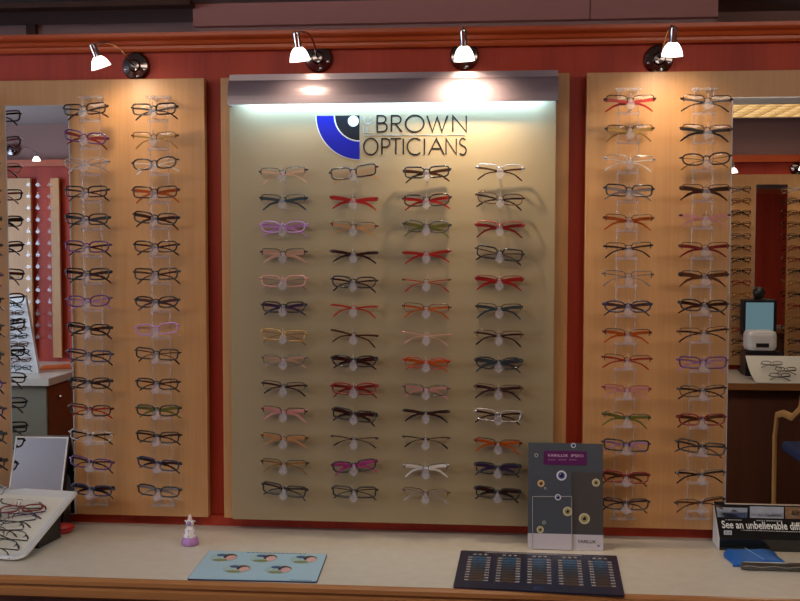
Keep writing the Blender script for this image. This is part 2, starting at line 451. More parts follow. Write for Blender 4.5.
for lab, d, tp, bt, el, pw in (
    ('chrome spotlight with lit frosted shade above the mirror reflecting orange papers', (137, 67), (92.5, 45.5), (101.5, 67.5), (118, 44), 3.6),
    ('chrome spotlight with lit frosted shade above the blue eye logo', (319, 59), (296, 33.5), (300, 61), (316, 36), 3),
    ('chrome spotlight with lit frosted shade above the end of the shop name', (464.5, 57), (463, 31), (464.3, 61), (463, 27), 15),
    ('chrome spotlight with lit frosted shade above the column beside the leaflet stand', (658, 60), (673.5, 28.5), (672, 56), (668, 27), 4.5)):
    top = py(*tp, YH-.012); bot = py(*bt, YH+.008)
    spot_lamp(lab, py(*d, -.0005), top, bot, py(*el, YH*.75)+Vector((0, 0, .03)), YH, pw)

# ------------------------------------------------------------------ spectacles
COLS = {
 'black': ('black', (0.012, .011, .012)), 'dkbrown': ('dark brown', (.035, .014, .008)), 'brown': ('brown', (.10, .036, .016)),
 'red': ('red', (.36, .020, .018)), 'dkred': ('dark red', (.20, .014, .016)), 'orange': ('orange', (.45, .085, .012)), 'tan': ('tan', (.50, .24, .10)),
 'gold': ('gold', (.62, .38, .12)), 'silver': ('silver', (.55, .54, .55)), 'grey': ('grey', (.15, .15, .16)), 'gun': ('gunmetal', (.075, .07, .075)),
 'lilac': ('lilac', (.46, .24, .52)), 'purple': ('purple', (.10, .035, .14)), 'magenta': ('magenta', (.46, .06, .24)), 'pink': ('pink', (.62, .26, .26)),
 'rose': ('rose beige', (.58, .34, .25)), 'green': ('olive green', (.15, .17, .04)), 'white': ('white', (.75, .72, .70)), 'navy': ('navy', (.022, .028, .085)),
 'teal': ('dark teal', (.02, .06, .075)), 'clear': ('smoky clear', (.34, .30, .30)),
}
SM = {}
METALLIC = {'silver', 'gold', 'gun', 'grey'}
for k, (n, c) in COLS.items():
    SM[k] = solid('spectacle_'+k, c, 0.22, 0.7 if k in METALLIC else 0.0, coat=.3, var=.12, scale=90)
CACHE = {}
LX, LA, LH = .0335, .0262, .0146
def outline(shape, a=LA, h=LH, n=30, a0=0, a1=360, sgn=1, cx=LX):
    e = {'rect': 5.0, 'oval': 2.6, 'soft': 3.4}[shape]
    out = []
    for i in range(n+1):
        t = math.radians(a0+(a1-a0)*i/n)
        c, s = math.cos(t), math.sin(t)
        k = (abs(c)**e+abs(s)**e)**(-1/e)
        x = a*c*k; z = h*s*k
        x += .10*z; z += .0012*(x/a)
        X = cx+x
        out.append(Vector((sgn*X, .95*X*X, z)))
    return out
def front_mesh(style, shape, r):
    key = ('front', style, shape, r)
    if key in CACHE: return CACHE[key]
    bm = bmesh.new()
    for s in (-1, 1):
        if style == 'full': sweep(bm, outline(shape, sgn=s)[:-1], r, closed=True, seg=6)
        elif style == 'half': sweep(bm, outline(shape, sgn=s, a0=-14, a1=194, n=18), r, seg=6)
        X = LX+LA
        e0 = Vector((s*(X-.001), .95*X*X-.0012, .0065)); e1 = Vector((s*(X+.0055), .95*X*X+.002, .0065)); e2 = Vector((s*(X+.0062), .95*X*X+.009, .0062))
        sweep(bm, [e0, e1, e2], .0016, .0024, seg=4, up=Vector((0, 0, 1)) if False else Vector((0, 1, .3)))
    g = LX-LA
    sweep(bm, [Vector((x*(g+.001), -.0012+.9*x*x*g*g, .0045+.0034*(1-x*x))) for x in [-1+i/4 for i in range(9)]], r*.95, seg=6)
    for s in (-1, 1):                       # pad arms
        sweep(bm, [Vector((s*(g-.0005), .001, -.001)), Vector((s*(g-.003), .005, -.003)), Vector((s*(g-.002), .006, -.008))], .0008, seg=4)
    me = bpy.data.meshes.new('front_frame'); bmesh.ops.recalc_face_normals(bm, faces=bm.faces); bm.to_mesh(me); bm.free()
    for p in me.polygons: p.use_smooth = True
    me.materials.append(BLACK); CACHE[key] = me; return me
def lens_mesh(shape, s):
    key = ('lens', shape, s)
    if key in CACHE: return CACHE[key]
    bm = bmesh.new(); o = outline(shape, LA-.0008, LH-.0008, sgn=s)[:-1]
    # gently curved lens: rings about the centre
    ctr = sum(o, Vector())/len(o); rings = []
    for f, d in ((1.0, 0), (.66, -.0006), (.33, -.0010)):
        rings.append([bm.verts.new(ctr+(p-ctr)*f+Vector((0, d, 0))) for p in o])
    cv = bm.verts.new(ctr+Vector((0, -.0011, 0))); n = len(o)
    for i in range(2):
        for j in range(n): bm.faces.new((rings[i][j], rings[i][(j+1) % n], rings[i+1][(j+1) % n], rings[i+1][j]))
    for j in range(n): bm.faces.new((rings[2][j], rings[2][(j+1) % n], cv))
    me = bpy.data.meshes.new('lens'); bmesh.ops.recalc_face_normals(bm, faces=bm.faces); bm.to_mesh(me); bm.free()
    for p in me.polygons: p.use_smooth = True
    me.materials.append(LENS); CACHE[key] = me; return me
def temple_mesh(s, w, droop):
    """folded temple: from its hinge across behind the lenses, tip drooping at the far side"""
    key = ('temple', s, w, droop)
    if key in CACHE: return CACHE[key]
    bm = bmesh.new()
    X = LX+LA+.0055; y0 = .0135; dy = .004 if s > 0 else 0.0
    pts = [(X, y0, .006), (X-.004, y0+.003+dy, .0058), (X-.03, y0+.004+dy, .0035), (.004, y0+.0045+dy, -.0015), (-.026, y0+.005+dy, -.0055), (-.040, y0+.006+dy, -.0105), (-.052, y0+.007+dy, -.018-droop*.5), (-.061, y0+.008+dy, -.0245-droop)]
    hh = [w*.85, w, w*.92, w*.75, w*.62, w*.6, .0022, .0016]
    hh = [max(.0011, h) for h in hh]
    sweep(bm, [Vector((s*p[0], p[1], p[2])) for p in pts], .0009, hh, seg=4, up=Vector((0, 1, 0)))
    me = bpy.data.meshes.new('temple'); bmesh.ops.recalc_face_normals(bm, faces=bm.faces); bm.to_mesh(me); bm.free()
    me.materials.append(BLACK); CACHE[key] = me; return me
def part(name, me, mat, parent):
    o = bpy.data.objects.new(name, me); COL.objects.link(o); o.parent = parent
    o.material_slots[0].link = 'OBJECT'; o.material_slots[0].material = mat
    return o
STY = {'F': 'full', 'H': 'half', 'N': 'none'}
STYL = {'F': 'full-rim', 'H': 'half-rim', 'N': 'rimless'}
ORD = 'first second third fourth fifth sixth seventh eighth ninth tenth eleventh twelfth thirteenth fourteenth fifteenth'.split()
def spectacles(rim, arm, style='F', w='m', roll=0, shape='soft', label=None, group=None, loc=(0, 0, 0), name='spectacles', tip=None, lean=0, yaw=0):
    r = thing(name, label, 'glasses', loc, group)
    r.rotation_euler = (math.radians(lean), math.radians(-roll), math.radians(yaw))
    thick = {'F': .0016, 'H': .0013, 'N': .0011}[style]
    if rim in ('black', 'dkbrown', 'purple', 'lilac', 'navy', 'dkred', 'magenta', 'teal') and style == 'F': thick = .0024
    part('front_frame', front_mesh(STY[style], shape, thick), SM[rim], r)
    part('lens', lens_mesh(shape, -1), LENS, r); part('lens', lens_mesh(shape, 1), LENS, r)
    ww = {'t': .0015, 'm': .0028, 'w': .0046, 'x': .0060}[w]
    dr = random.choice((0, .002, .004))
    for s in (1, -1):
        part('temple', temple_mesh(s, ww, dr), SM[arm], r)
    k = random.uniform(.975, 1.03); r.scale = (k, k, k)
    return r

def nose_bm():
    bm = bmesh.new()
    prof = [(-.0040, .002), (.0040, .002), (.007, -.003), (.0108, -.010), (.0115, -.0165), (.007, -.0215), (.004, -.0235), (-.004, -.0235), (-.007, -.0215), (-.0115, -.0165), (-.0108, -.010), (-.007, -.003)]
    prism(bm, [Vector((x, -.016, z)) for x, z in prof], (0, .012, 0))
    add_box(bm, (-.0013, -.012, .0015), (.0013, -.009, .0195))
    return bm
def rest_mesh(back, side=False):
    key = ('rest', back, side)
    if key in CACHE: return CACHE[key]
    bm = nose_bm()
    add_box(bm, (-.0035, -.008, -.0262), (.0035, back, -.0234))
    if side: add_box(bm, (-.030, back-.006, -.0325), (.030, back, -.0245))
    me = bpy.data.meshes.new('nose_rest'); bmesh.ops.recalc_face_normals(bm, faces=bm.faces); bm.to_mesh(me); bm.free()
    me.materials.append(ACRYL); CACHE[key] = me; return me

# every pair, top to bottom: pixel row, rim, arms, style, arm width, roll
C1 = [(174, 'gun rose H m 2'), (201, 'black teal H w 0'), (228, 'lilac lilac F w 0'), (255, 'dkbrown rose H x 0'), (282, 'pink silver F t 0'), (308, 'black navy F w 0'), (336, 'gold gold F t -3'), (361, 'grey rose F m 0'), (388, 'black black H m -3'), (413.5, 'dkbrown pink H w -3'), (440.5, 'dkbrown tan H w -3'), (466, 'black gold H m -2'), (491, 'black gun F m -7')]
C2 = [(173, 'dkbrown tan F t 7'), (201, 'dkred red N x -2'), (228, 'brown tan H m -3'), (255, 'black black N w -2'), (283, 'black gun F m -2'), (309, 'red red N m -2'), (336.5, 'dkbrown dkbrown N m -7'), (362, 'black black F x -1'), (389.5, 'dkred dkred F w 0'), (416, 'black black F x -7'), (441, 'gun gun N t -2'), (467, 'black magenta F x 6'), (493, 'black black F t -1')]
C3 = [(173, 'black dkbrown F w 2'), (201, 'dkbrown red F w 2'), (227.5, 'gun green F w -2'), (255, 'dkred red N w 2'), (283, 'brown red N t 0'), (310, 'brown orange H m -2'), (337, 'pink rose N t -3'), (364, 'red orange F w -2'), (391, 'gun pink F m -2'), (415, 'black black N w -1'), (441, 'gun black N t -1'), (470, 'grey white H w 1'), (495, 'brown silver H t -3')]
C4 = [(171, 'silver dkbrown H m -2'), (199.5, 'brown gun F m -5'), (228, 'red dkred H w -1'), (254.5, 'black gun F t -7'), (282, 'dkred red H x -1'), (310, 'dkbrown teal H w -1'), (337, 'brown black H m -2'), (364, 'black teal F x -1'), (391, 'brown gun H w -2'), (416.5, 'silver gun F m -3'), (445.5, 'black orange H w -3'), (469.5, 'black navy F x -2'), (494, 'black black F x -4')]
A1 = [(110, 'dkbrown black F m 3'), (138, 'purple dkred F w -8'), (164.5, 'clear silver F m 0'), (192.5, 'black gun F m 0'), (220, 'black teal F w -1'), (247.5, 'purple black F m -1'), (275, 'black black F w 0'), (302, 'purple lilac F m 2'), (330, 'black black F w -3'), (356.5, 'navy gun F m -3'), (384, 'black gun F w -1'), (411, 'dkbrown red F m -3'), (437, 'silver black F m -4'), (464, 'purple gun F m -6'), (491, 'navy black F x -4')]
A2 = [(110, 'black gun F m 1'), (138.5, 'brown gold H m 0'), (164.5, 'black white F t 4'), (193, 'dkbrown orange F w 1'), (219, 'black dkbrown F w -4'), (247.5, 'dkbrown black F m 0'), (275, 'black gun F m 1'), (303, 'black grey F w 0'), (330, 'lilac rose F m 4'), (355, 'black black F t -3'), (385, 'black dkbrown F m -1'), (411.5, 'black green F w 0'), (438, 'black black F m -2'), (465, 'navy gun F w -7'), (492, 'black silver F w -4')]
B1 = [(102, 'dkbrown red H w 0'), (131.5, 'dkbrown gold H w 0'), (162, 'silver white H t -2'), (191.5, 'black silver F w -2'), (221, 'brown orange H w -1'), (249, 'black gun H m 1'), (277.5, 'grey silver H t -1'), (307.5, 'navy grey F w 0'), (335.5, 'black orange H w -1'), (361.5, 'brown red H m -2'), (391.5, 'dkred pink H w -2'), (419.5, 'black green H w -4'), (446.5, 'black lilac F m -2'), (478, 'dkred brown F w -2'), (505, 'dkbrown gun F m -1')]
B2 = [(102, 'dkbrown gun H m -2'), (131.5, 'brown black H w -2'), (160, 'dkbrown gold F t 2'), (191, 'brown dkbrown H x -1'), (218.5, 'brown pink N w 0'), (249, 'brown dkred H w 0'), (277.5, 'black brown H x 0'), (306.5, 'black dkbrown F w -2'), (334, 'brown gun H m 3'), (363.5, 'purple lilac F m 0'), (392, 'gun black F m 2'), (420.5, 'dkred brown F w 1'), (448.5, 'black grey F m -7'), (476.5, 'grey black H m 2'), (505, 'black brown H m 6')]
YS, YR, YCB = -0.128, -0.088, -0.118
def column(rows, us, plane, phrase, group, rod=True, standlabel=None):
    xs = sum(py(u, 300, plane).x for u in us)/len(us)
    if rod:
        ztop = py(us[0], rows[0][0]-7, plane).z; zlow = py(us[0], rows[-1][0], plane).z - .045
        st = thing('glasses_rail', standlabel, 'glasses rail', (xs, YR, zlow), 'acrylic rod stands on the beech panels')
        for s in (-1, 1):
            bm = bmesh.new(); lathe(bm, [(.0024, 0), (.0024, ztop-zlow+.02)], (s*.026, .003, 0), (0, 0, 1), 10); finish('rod', bm, ACRYLROD, st, True)
        for zz in (ztop-zlow+.022, -.004):
            bm = bmesh.new(); add_box(bm, (-.036, -.003, zz-.004), (.036, .009, zz+.004), .001)
            for s in (-1, 1):
                lathe(bm, [(.007, .009), (.007, YP-YR-.0007)], (s*.018, 0, zz), (0, 1, 0), 14)
            finish('bracket', bm, ACRYLROD, st)
    for i, (v, spec) in enumerate(rows):
        rim, arm, sty, w, roll = spec.split(); roll = float(roll)
        u = us[0]+(us[1]-us[0])*i/(len(rows)-1)
        p = py(u, v-1.0, plane); x = xs + (p.x-xs)*.35
        if rim == arm: look = f'{COLS[rim][0]} {STYL[sty]} glasses'
        else: look = f'{COLS[rim][0]} {STYL[sty]} glasses with {COLS[arm][0]} arms'
        ordn = ('top row' if i == 0 else ORD[i] + ' row') if i < len(rows)-1 else 'bottom row'
        shape = 'rect' if (sty == 'H' or i % 3 == 0) else ('oval' if i % 5 == 2 else 'soft')
        spectacles(rim, arm, sty, w, roll, shape, f'{look}, {ordn}, {phrase}', group, (x, plane, p.z))
        if rod:
            o = part('nose_rest', rest_mesh(round(YR-plane-.001, 4), True), ACRYL, st); o.location = (x-xs, plane-YR, p.z-zlow)
        else:
            o = bpy.data.objects.new('nose_peg', rest_mesh(round(YB-plane-.0006, 4))); COL.objects.link(o)
            o.location = (x, plane, p.z)
            tag(o, f'clear acrylic nose peg, {ordn}, {phrase}', 'glasses peg', 'clear nose pegs on the frosted board')
G1, G2, G3 = 'glasses on the frosted board', 'glasses on the panel with the orange papers mirror', 'glasses on the panel with the screen mirror'
# rest meshes differ only by their depth; the board pegs reach back to the board
def rest_long(): pass
column(C1, (283, 283.5), YCB, 'board column outside the eye logo', G1, False)
column(C2, (353, 354.5), YCB, 'column under the blue eye logo', G1, False)
column(C3, (427, 425.5), YCB, 'column under the shop name lettering', G1, False)
column(C4, (501, 497), YCB, 'last board column past the lettering', G1, False)
column(A1, (83.5, 92), YS, 'column above the tilted counter mirror', G2, True, 'clear acrylic rod stand of nose rests beside the mirror reflecting orange papers')
column(A2, (153.5, 158.5), YS, 'beech column nearest the lilac figurine', G2, True, 'clear acrylic rod stand of nose rests between that mirror and the frosted board')
column(B1, (629.5, 626.5), YS, 'beech column beside the leaflet stand', G3, True, 'clear acrylic rod stand of nose rests on beech beside the leaflet stand')
column(B2, (707, 701), YS, 'column above the black wedge box', G3, True, 'clear acrylic rod stand of nose rests beside the mirror reflecting a screen')
# the stand just outside the frame that the mirror shows
A0 = [(v, s) for (v, _), (_, s) in zip(A1, random.sample(A1, len(A1)))]
column(A0, (-27, -15), YS, 'column seen only reflected in the mirror', G2, True, 'clear acrylic rod stand seen only reflected in the mirror with orange papers')

# ------------------------------------------------------------------ things on the counter
TXT = {}
def text_mesh(body, size_w, mat, parent, name, origin, xdir, zdir, th=.0004, offset=0.0, height=None):
    """lettering from the built-in font, fitted to a width; lower left corner at origin, running along xdir, upright along zdir"""
    cu = bpy.data.curves.new('t', 'FONT'); cu.body = body; cu.size = 1.0; cu.offset = offset; cu.resolution_u = 3
    to = bpy.data.objects.new('t', cu); COL.objects.link(to)
    dg = bpy.context.evaluated_depsgraph_get()
    me = bpy.data.meshes.new_from_object(to.evaluated_get(dg))
    bpy.data.objects.remove(to); bpy.data.curves.remove(cu)
    xs = [v.co.x for v in me.vertices]; ys = [v.co.y for v in me.vertices]
    k = size_w/(max(xs)-min(xs)); kz = k if height is None else height/(max(ys)-min(ys))
    x0, y0 = min(xs), min(ys)
    X = Vector(xdir).normalized(); Z = Vector(zdir).normalized(); N = X.cross(Z)
    for v in me.vertices:
        v.co = Vector(origin)+X*(v.co.x-x0)*k+Z*(v.co.y-y0)*kz+N*th
    me.name = name; me.materials.clear()
    return link_obj(name, me, mat, parent)
def quad_plate(name, corners, th, mat, parent, bev=0.0):
    """plate whose under side has the four given corners"""
    bm = bmesh.new(); prism(bm, corners, (0, 0, th))
    if bev: 
        es = [e for e in bm.edges if abs((e.verts[0].co-e.verts[1].co).z) > th*.5 and (e.verts[0].co-e.verts[1].co).xy.length < 1e-5]
        bmesh.ops.bevel(bm, geom=es, offset=bev, segments=4, affect='EDGES', profile=.5)
    return finish(name, bm, mat, parent)

# pale blue mat with five round pictures
BLUEMAT = solid('pale_blue_card', (0.36, 0.55, 0.66), 0.45, var=.02)
NAVYEDGE = solid('navy_rubber', (0.03, 0.035, 0.09), .6)
MZ = ZC+.0045
c = [pz(209, 550.2, MZ), pz(327.3, 553.8, MZ), pz(316.8, 581.6, MZ), pz(187, 578.6, MZ)]
mt = thing('counter_mat', 'pale blue counter mat printed with five round pictures in two rows', 'mat', (c[0].x, c[3].y, ZC))
cl = [local(mt, p) for p in c]
quad_plate('rubber_base', [Vector((p.x, p.y, .0004)) for p in cl], .0030, NAVYEDGE, mt, .006)
ctr = sum(cl, Vector())/4
quad_plate('printed_sheet', [Vector((ctr.x+(p.x-ctr.x)*.992, ctr.y+(p.y-ctr.y)*.975, .0034)) for p in cl], .0009, BLUEMAT, mt, .006)
PICS = [solid('picture_'+n, col, .4, var=.25, scale=120) for n, col in (('pale_teal', (.34, .50, .50)), ('dark_umber', (.05, .025, .03)), ('soft_pink', (.66, .40, .38)), ('moss', (.22, .27, .12)), ('deep_blue', (.04, .10, .26)))]
for (u, v) in ((224, 557.2), (264, 558.0), (304, 559.2), (237, 568.6), (278.5, 569.4)):
    pc = local(mt, pz(u, v, ZC+.0045)); rx = ((pz(u+14, v, ZC+.0045)-pz(u, v, ZC+.0045)).x); ry = (pz(u, v-4.6, ZC+.0045)-pz(u, v, ZC+.0045)).y
    bm = bmesh.new()
    def blob(cx, cy, a, b, z, mi, rot=0):
        vs = []
        for i in range(24):
            t = 2*PI*i/24; x = cx+a*math.cos(t)*math.cos(rot)-b*math.sin(t)*math.sin(rot); y = cy+a*math.cos(t)*math.sin(rot)+b*math.sin(t)*math.cos(rot)
            vs.append(Vector((pc.x+x*rx, pc.y+y*ry, z)))
        prism(bm, vs, (0, 0, .0002), mi)
    blob(0, 0, 1, 1, .0044, 0); blob(-.1, -.62, .55, .26, .0047, 3); blob(.40, .18, .48, .55, .0049, 1, .4); blob(.55, -.12, .36, .52, .0052, 2); blob(-.28, .42, .36, .26, .0050, 4)
    finish('round_picture', bm, PICS, mt)
a = local(mt, pz(290, 580.0, MZ)); b = local(mt, pz(312, 580.8, MZ))
bm = bmesh.new()
for i in range(8):
    p = a.lerp(b, i/8); add_box(bm, (p.x, p.y-.0018, .0044), (p.x+(b.x-a.x)/11, p.y+.0018, .0046))
for i in range(14):
    p = local(mt, pz(247+60*i/14, 552.4+1.6*i/14, MZ)); add_box(bm, (p.x, p.y-.0015, .0044), (p.x+.009, p.y+.0015, .0046))
finish('small_print', bm, NAVYEDGE, mt)

# navy tint chart
CH = solid('navy_chart_card', (0.014, 0.016, 0.040), 0.35, var=.05)
cz = ZC+.004
c = [pz(461, 550.3, cz), pz(616.6, 555.6, cz), pz(624.8, 595.3, cz), pz(453.2, 586.8, cz)]
tc_ = thing('tint_chart', 'dark navy chart of five lens tint blocks lying before the leaflet stand', 'chart', (c[3].x, c[3].y, ZC))
cl = [local(tc_, p) for p in c]
quad_plate('chart_board', [Vector((p.x, p.y, .0005)) for p in cl], .0035, CH, tc_, .004)
def bil(s, t):                              # s along, t from the far edge to the near edge
    top = cl[0].lerp(cl[1], s); bot = cl[3].lerp(cl[2], s); p = top.lerp(bot, t); return Vector((p.x, p.y, .0041))
TICK = solid('chart_tick_print', (.40, .36, .34), .5)
TB = [solid('tint_%d' % i, c_, .3, var=.05) for i, c_ in enumerate([(.035, .11, .20), (.03, .10, .19), (.028, .085, .15), (.030, .06, .10), (.035, .05, .07), (.045, .045, .05), (.055, .042, .035), (.065, .042, .028), (.075, .045, .028), (.08, .05, .03)])]
for k in range(5):
    s0 = .055+.19*k; s1 = s0+.145
    bm = bmesh.new()
    for i in range(10):
        t0 = .17+.068*i
        for (sa, sb, mi) in ((s0+.03, s1-.03, i), (s0, s0+.027, 10), (s1-.027, s1, 10)):
            h = .045 if mi != 10 else .022
            tt = t0 if mi != 10 else t0+.012
            prism(bm, [bil(sa, tt), bil(sb, tt), bil(sb, tt+h), bil(sa, tt+h)], (0, 0, .0002), mi)
    for j in range(3):
        sa = s0+.03+.035*j
        prism(bm, [bil(sa, .09), bil(sa+.02, .09), bil(sa+.02, .115), bil(sa, .115)], (0, 0, .0002), 10)
    finish('tint_block', bm, TB+[TICK], tc_)
bm = bmesh.new()
for i in range(40):
    sa = .16+.62*i/40
    prism(bm, [bil(sa, .025), bil(sa+.011, .025), bil(sa+.011, .045), bil(sa, .045)], (0, 0, .0002))
finish('heading_print', bm, TICK, tc_)
bm = bmesh.new()
p = bil(.50, .935); 
for i in range(3): prism(bm, [bil(.475+.02*i, .92), bil(.49+.02*i, .90), bil(.49+.02*i, .95), bil(.475+.02*i, .96)], (0, 0, .0002))
finish('chart_emblem', bm, solid('emblem_blue', (.03, .06, .18), .4), tc_)

# leaflet stand: back card, pocket sheets, printed eyes
base = pz(565, 549.6, ZC)
ls = thing('leaflet_stand', 'grey leaflet stand printed with small eyes and a purple title block', 'leaflet stand', (base.x, base.y, ZC))
TH = math.radians(8)
n_lean = Vector((0, math.sin(TH), math.cos(TH)))        # up direction of the leaning card
def on_card(u, v, off=0.0):
    """point where the sight line meets the leaning card (moved off towards the room)"""
    nrm = Vector((0, -math.cos(TH), math.sin(TH)))
    o = Vector((base.x, base.y, ZC+.001))+nrm*off
    d = ray(u, v); t = (o-CAM).dot(nrm)/d.dot(nrm); return CAM+d*t-ls.location
NRM = Vector((0, -math.cos(TH), math.sin(TH)))
CARDGREY = solid('slate_card', (.050, .062, .080), .5, var=.05, scale=8)
CARDBROWN = solid('dark_taupe_card', (.048, .044, .044), .5, var=.05, scale=8)
CARDPALE = solid('pale_grey_card', (.50, .47, .52), .4, var=.02)
PURPLE = solid('purple_title_block', (.085, .006, .085), .4)
def sheet(name, u0, v0, u1, v1, off, th, mat):
    a = on_card(u0, v1, off); b = on_card(u1, v1, off); d = on_card(u0, v0, off); e = on_card(u1, v0, off)
    bm = bmesh.new(); prism(bm, [Vector((a.x, a.y, max(a.z, .0008))), Vector((b.x, a.y, max(a.z, .0008))), Vector((b.x, d.y, d.z)), Vector((a.x, d.y, d.z))], NRM*th)
    return finish(name, bm, mat, ls)
sheet('back_card', 528, 442.5, 603.2, 549.6, 0, .003, CARDGREY)
sheet('side_panel', 572, 472, 603.2, 533, .0032, .0006, CARDBROWN)
sheet('foot_band', 527.8, 533.2, 603.2, 549.4, .0032, .0006, CARDPALE)
t = sheet('title_block', 543.6, 450.5, 586.8, 464.6, .0032, .0005, PURPLE)
p0, p1 = on_card(547.5, 456.6, .0039), on_card(583.5, 456.6, .0039)
text_mesh('VARILUX  IPSEO', (p1-p0).x, solid('pale_pink_print', (.62, .42, .60), .5), ls, 'title_lettering', p0, (1, 0, 0), n_lean, height=.0075)
bm = bmesh.new()
for i in range(12):
    q = on_card(548+32*i/12, 460.3, .0038)
    if i % 4 != 3: prism(bm, [q, q+Vector((.005, 0, 0)), q+Vector((.005, 0, 0))+n_lean*.003, q+n_lean*.003], NRM*.0002)
finish('subtitle_print', bm, solid('dim_pink_print', (.26, .14, .26), .5), ls)
POCK = clear('clear_pocket', (.88, .88, .92), .02, .03, .04)
lf1 = sheet('leaflet', 533.5, 472.5, 571.8, 548.6, .0045, .0012, CARDGREY)
lf2 = sheet('leaflet', 532.8, 497, 571.5, 548.9, .0065, .0012, CARDGREY)
sheet('leaflet_band', 532.8, 533.2, 571.5, 548.9, .0079, .0003, CARDPALE)
bm = bmesh.new()
for (ua, va, ub, vb) in ((532.6, 496.5, 571.8, 496.5), (571.8, 496.5, 571.8, 549), (532.6, 496.5, 532.6, 549)):
    a = on_card(ua, va, .0085); b = on_card(ub, vb, .0085); 
    sweep(bm, [a, b], .0006, seg=4, up=Vector((.3, 1, .2)))
finish('pocket_edge', bm, solid('pocket_edge_plastic', (.42, .43, .46), .15), ls)
RINGS = {'w': (.62, .66, .74), 'y': (.55, .52, .34), 'o': (.66, .50, .28), 'g': (.40, .46, .40)}
IRIS = {'w': (.03, .05, .22), 'y': (.30, .26, .10), 'o': (.30, .14, .03), 'g': (.12, .14, .12)}
RM = {k: solid('eye_ring_'+k, v, .4) for k, v in RINGS.items()}; IM = {k: solid('eye_iris_'+k, v, .4) for k, v in IRIS.items()}
for (u, v, r, k, off) in ((561.5, 475.5, 5.0, 'w', .006), (541, 483.4, 3.4, 'o', .006), (545.3, 488.3, 1.2, 'g', .006), (573.4, 445.4, 2.4, 'w', .004), (536.3, 455.2, 1.9, 'g', .004), (596, 482.6, 3.9, 'y', .004), (558, 497.2, 3.1, 'w', .0082), (567.6, 511.4, 4.6, 'y', .0082), (584.4, 518.6, 5.4, 'y', .004), (544, 522.6, 1.8, 'g', .0082), (540.2, 529.6, 3.5, 'y', .0082)):
    q = on_card(u, v, off); px = .00272*r/1.0
    bm = bmesh.new()
    lathe(bm, [(px, 0), (px, .0004)], q, NRM, 24, 0); lathe(bm, [(px*.68, .0004), (px*.68, .0007)], q, NRM, 20, 1); lathe(bm, [(px*.32, .0007), (px*.32, .0010)], q, NRM, 14, 2)
    lathe(bm, [(px*.10, .0010), (px*.10, .0012)], q+Vector((-px*.25, 0, px*.25)), NRM, 8, 0)
    finish('eye_print', bm, [RM[k], IM[k], INK], ls)
p0, p1 = on_card(577.8, 543, .004), on_card(595.8, 543, .004)
text_mesh('VARILUX', (p1-p0).x, INK, ls, 'foot_lettering', p0, (1, 0, 0), n_lean, offset=.012, height=.0085)
q = on_card(598.5, 546.6, .004); bm = bmesh.new(); prism(bm, [q+Vector((-.004, 0, 0)), q+Vector((.004, 0, 0)), q+Vector((.003, 0, 0))+n_lean*.004, q+Vector((-.003, 0, 0))+n_lean*.004], NRM*.0004)
finish('foot_emblem', bm, solid('foot_emblem_blue', (.05, .12, .35), .4), ls)
bm = bmesh.new(); add_box(bm, (-.06, .012, .0005), (.06, .06, .002)); prism(bm, [Vector((-.01, .005, .001)), Vector((-.01, .06, .001)), Vector((-.01, .022, .16))], (.002, 0, 0)); finish('rear_strut', bm, CARDGREY, ls)

# lilac figurine
fp = pz(188, 546.8, ZC)
fg = thing('figurine', 'small lilac and white figurine in a lace gown standing on the counter', 'figurine', (fp.x, fp.y+.02, ZC))
LIL = solid('lilac_glaze', (.42, .20, .48), .35, var=.15); LACE = solid('white_lace', (.72, .68, .68), .6, var=.2, scale=250); PALEPINK = solid('pale_pink_bead', (.80, .62, .60), .4); VIOLET = solid('violet_bow', (.30, .20, .48), .45)
S = .00262
bm = bmesh.new(); lathe(bm, [(7.4*S, .0006), (8.6*S, 1.2*S), (8.8*S, 3*S), (8.0*S, 6.5*S), (6.9*S, 8.2*S), (6.2*S, 9*S)], seg=28)
for v in bm.verts:
    a = math.atan2(v.co.y, v.co.x); k = 1+.05*math.cos(9*a); v.co.x *= k; v.co.y *= k
finish('gown_hem', bm, LIL, fg, True)
bm = bmesh.new(); lathe(bm, [(6.6*S, 7.5*S), (6.3*S, 10*S), (5.6*S, 13*S), (4.6*S, 17*S), (3.4*S, 19.6*S), (2.0*S, 20.4*S)], seg=24)
finish('lace_gown', bm, LACE, fg, True)
for i in range(9):
    a = math.radians(200+140*(i % 3)/2); h = (10+3*(i//3))*S; rr = (6.2-.62*(i//3))*S
    bm = bmesh.new(); bmesh.ops.create_icosphere(bm, subdivisions=1, radius=.9*S, matrix=Matrix.Translation((rr*math.cos(a), rr*math.sin(a), h))); finish('lace_flower', bm, VIOLET if i % 2 else PALEPINK, fg, True)
bm = bmesh.new(); bmesh.ops.create_uvsphere(bm, u_segments=20, v_segments=12, radius=4.3*S, matrix=Matrix.Translation((0, 0, 23.2*S))@Matrix.Diagonal((1, .9, .95, 1)))
finish('hooded_head', bm, LACE, fg, True)
bm = bmesh.new(); bmesh.ops.create_uvsphere(bm, u_segments=16, v_segments=10, radius=2.9*S, matrix=Matrix.Translation((0, -2.0*S, 23.2*S))@Matrix.Diagonal((1, .8, 1, 1)))
finish('violet_face_bow', bm, VIOLET, fg, True)
bm = bmesh.new(); lathe(bm, [(2.1*S, 26.4*S), (2.2*S, 27.6*S), (1.9*S, 29.4*S), (1.3*S, 31.2*S), (.4*S, 32.4*S)], seg=16); finish('pointed_cap', bm, PALEPINK, fg, True)
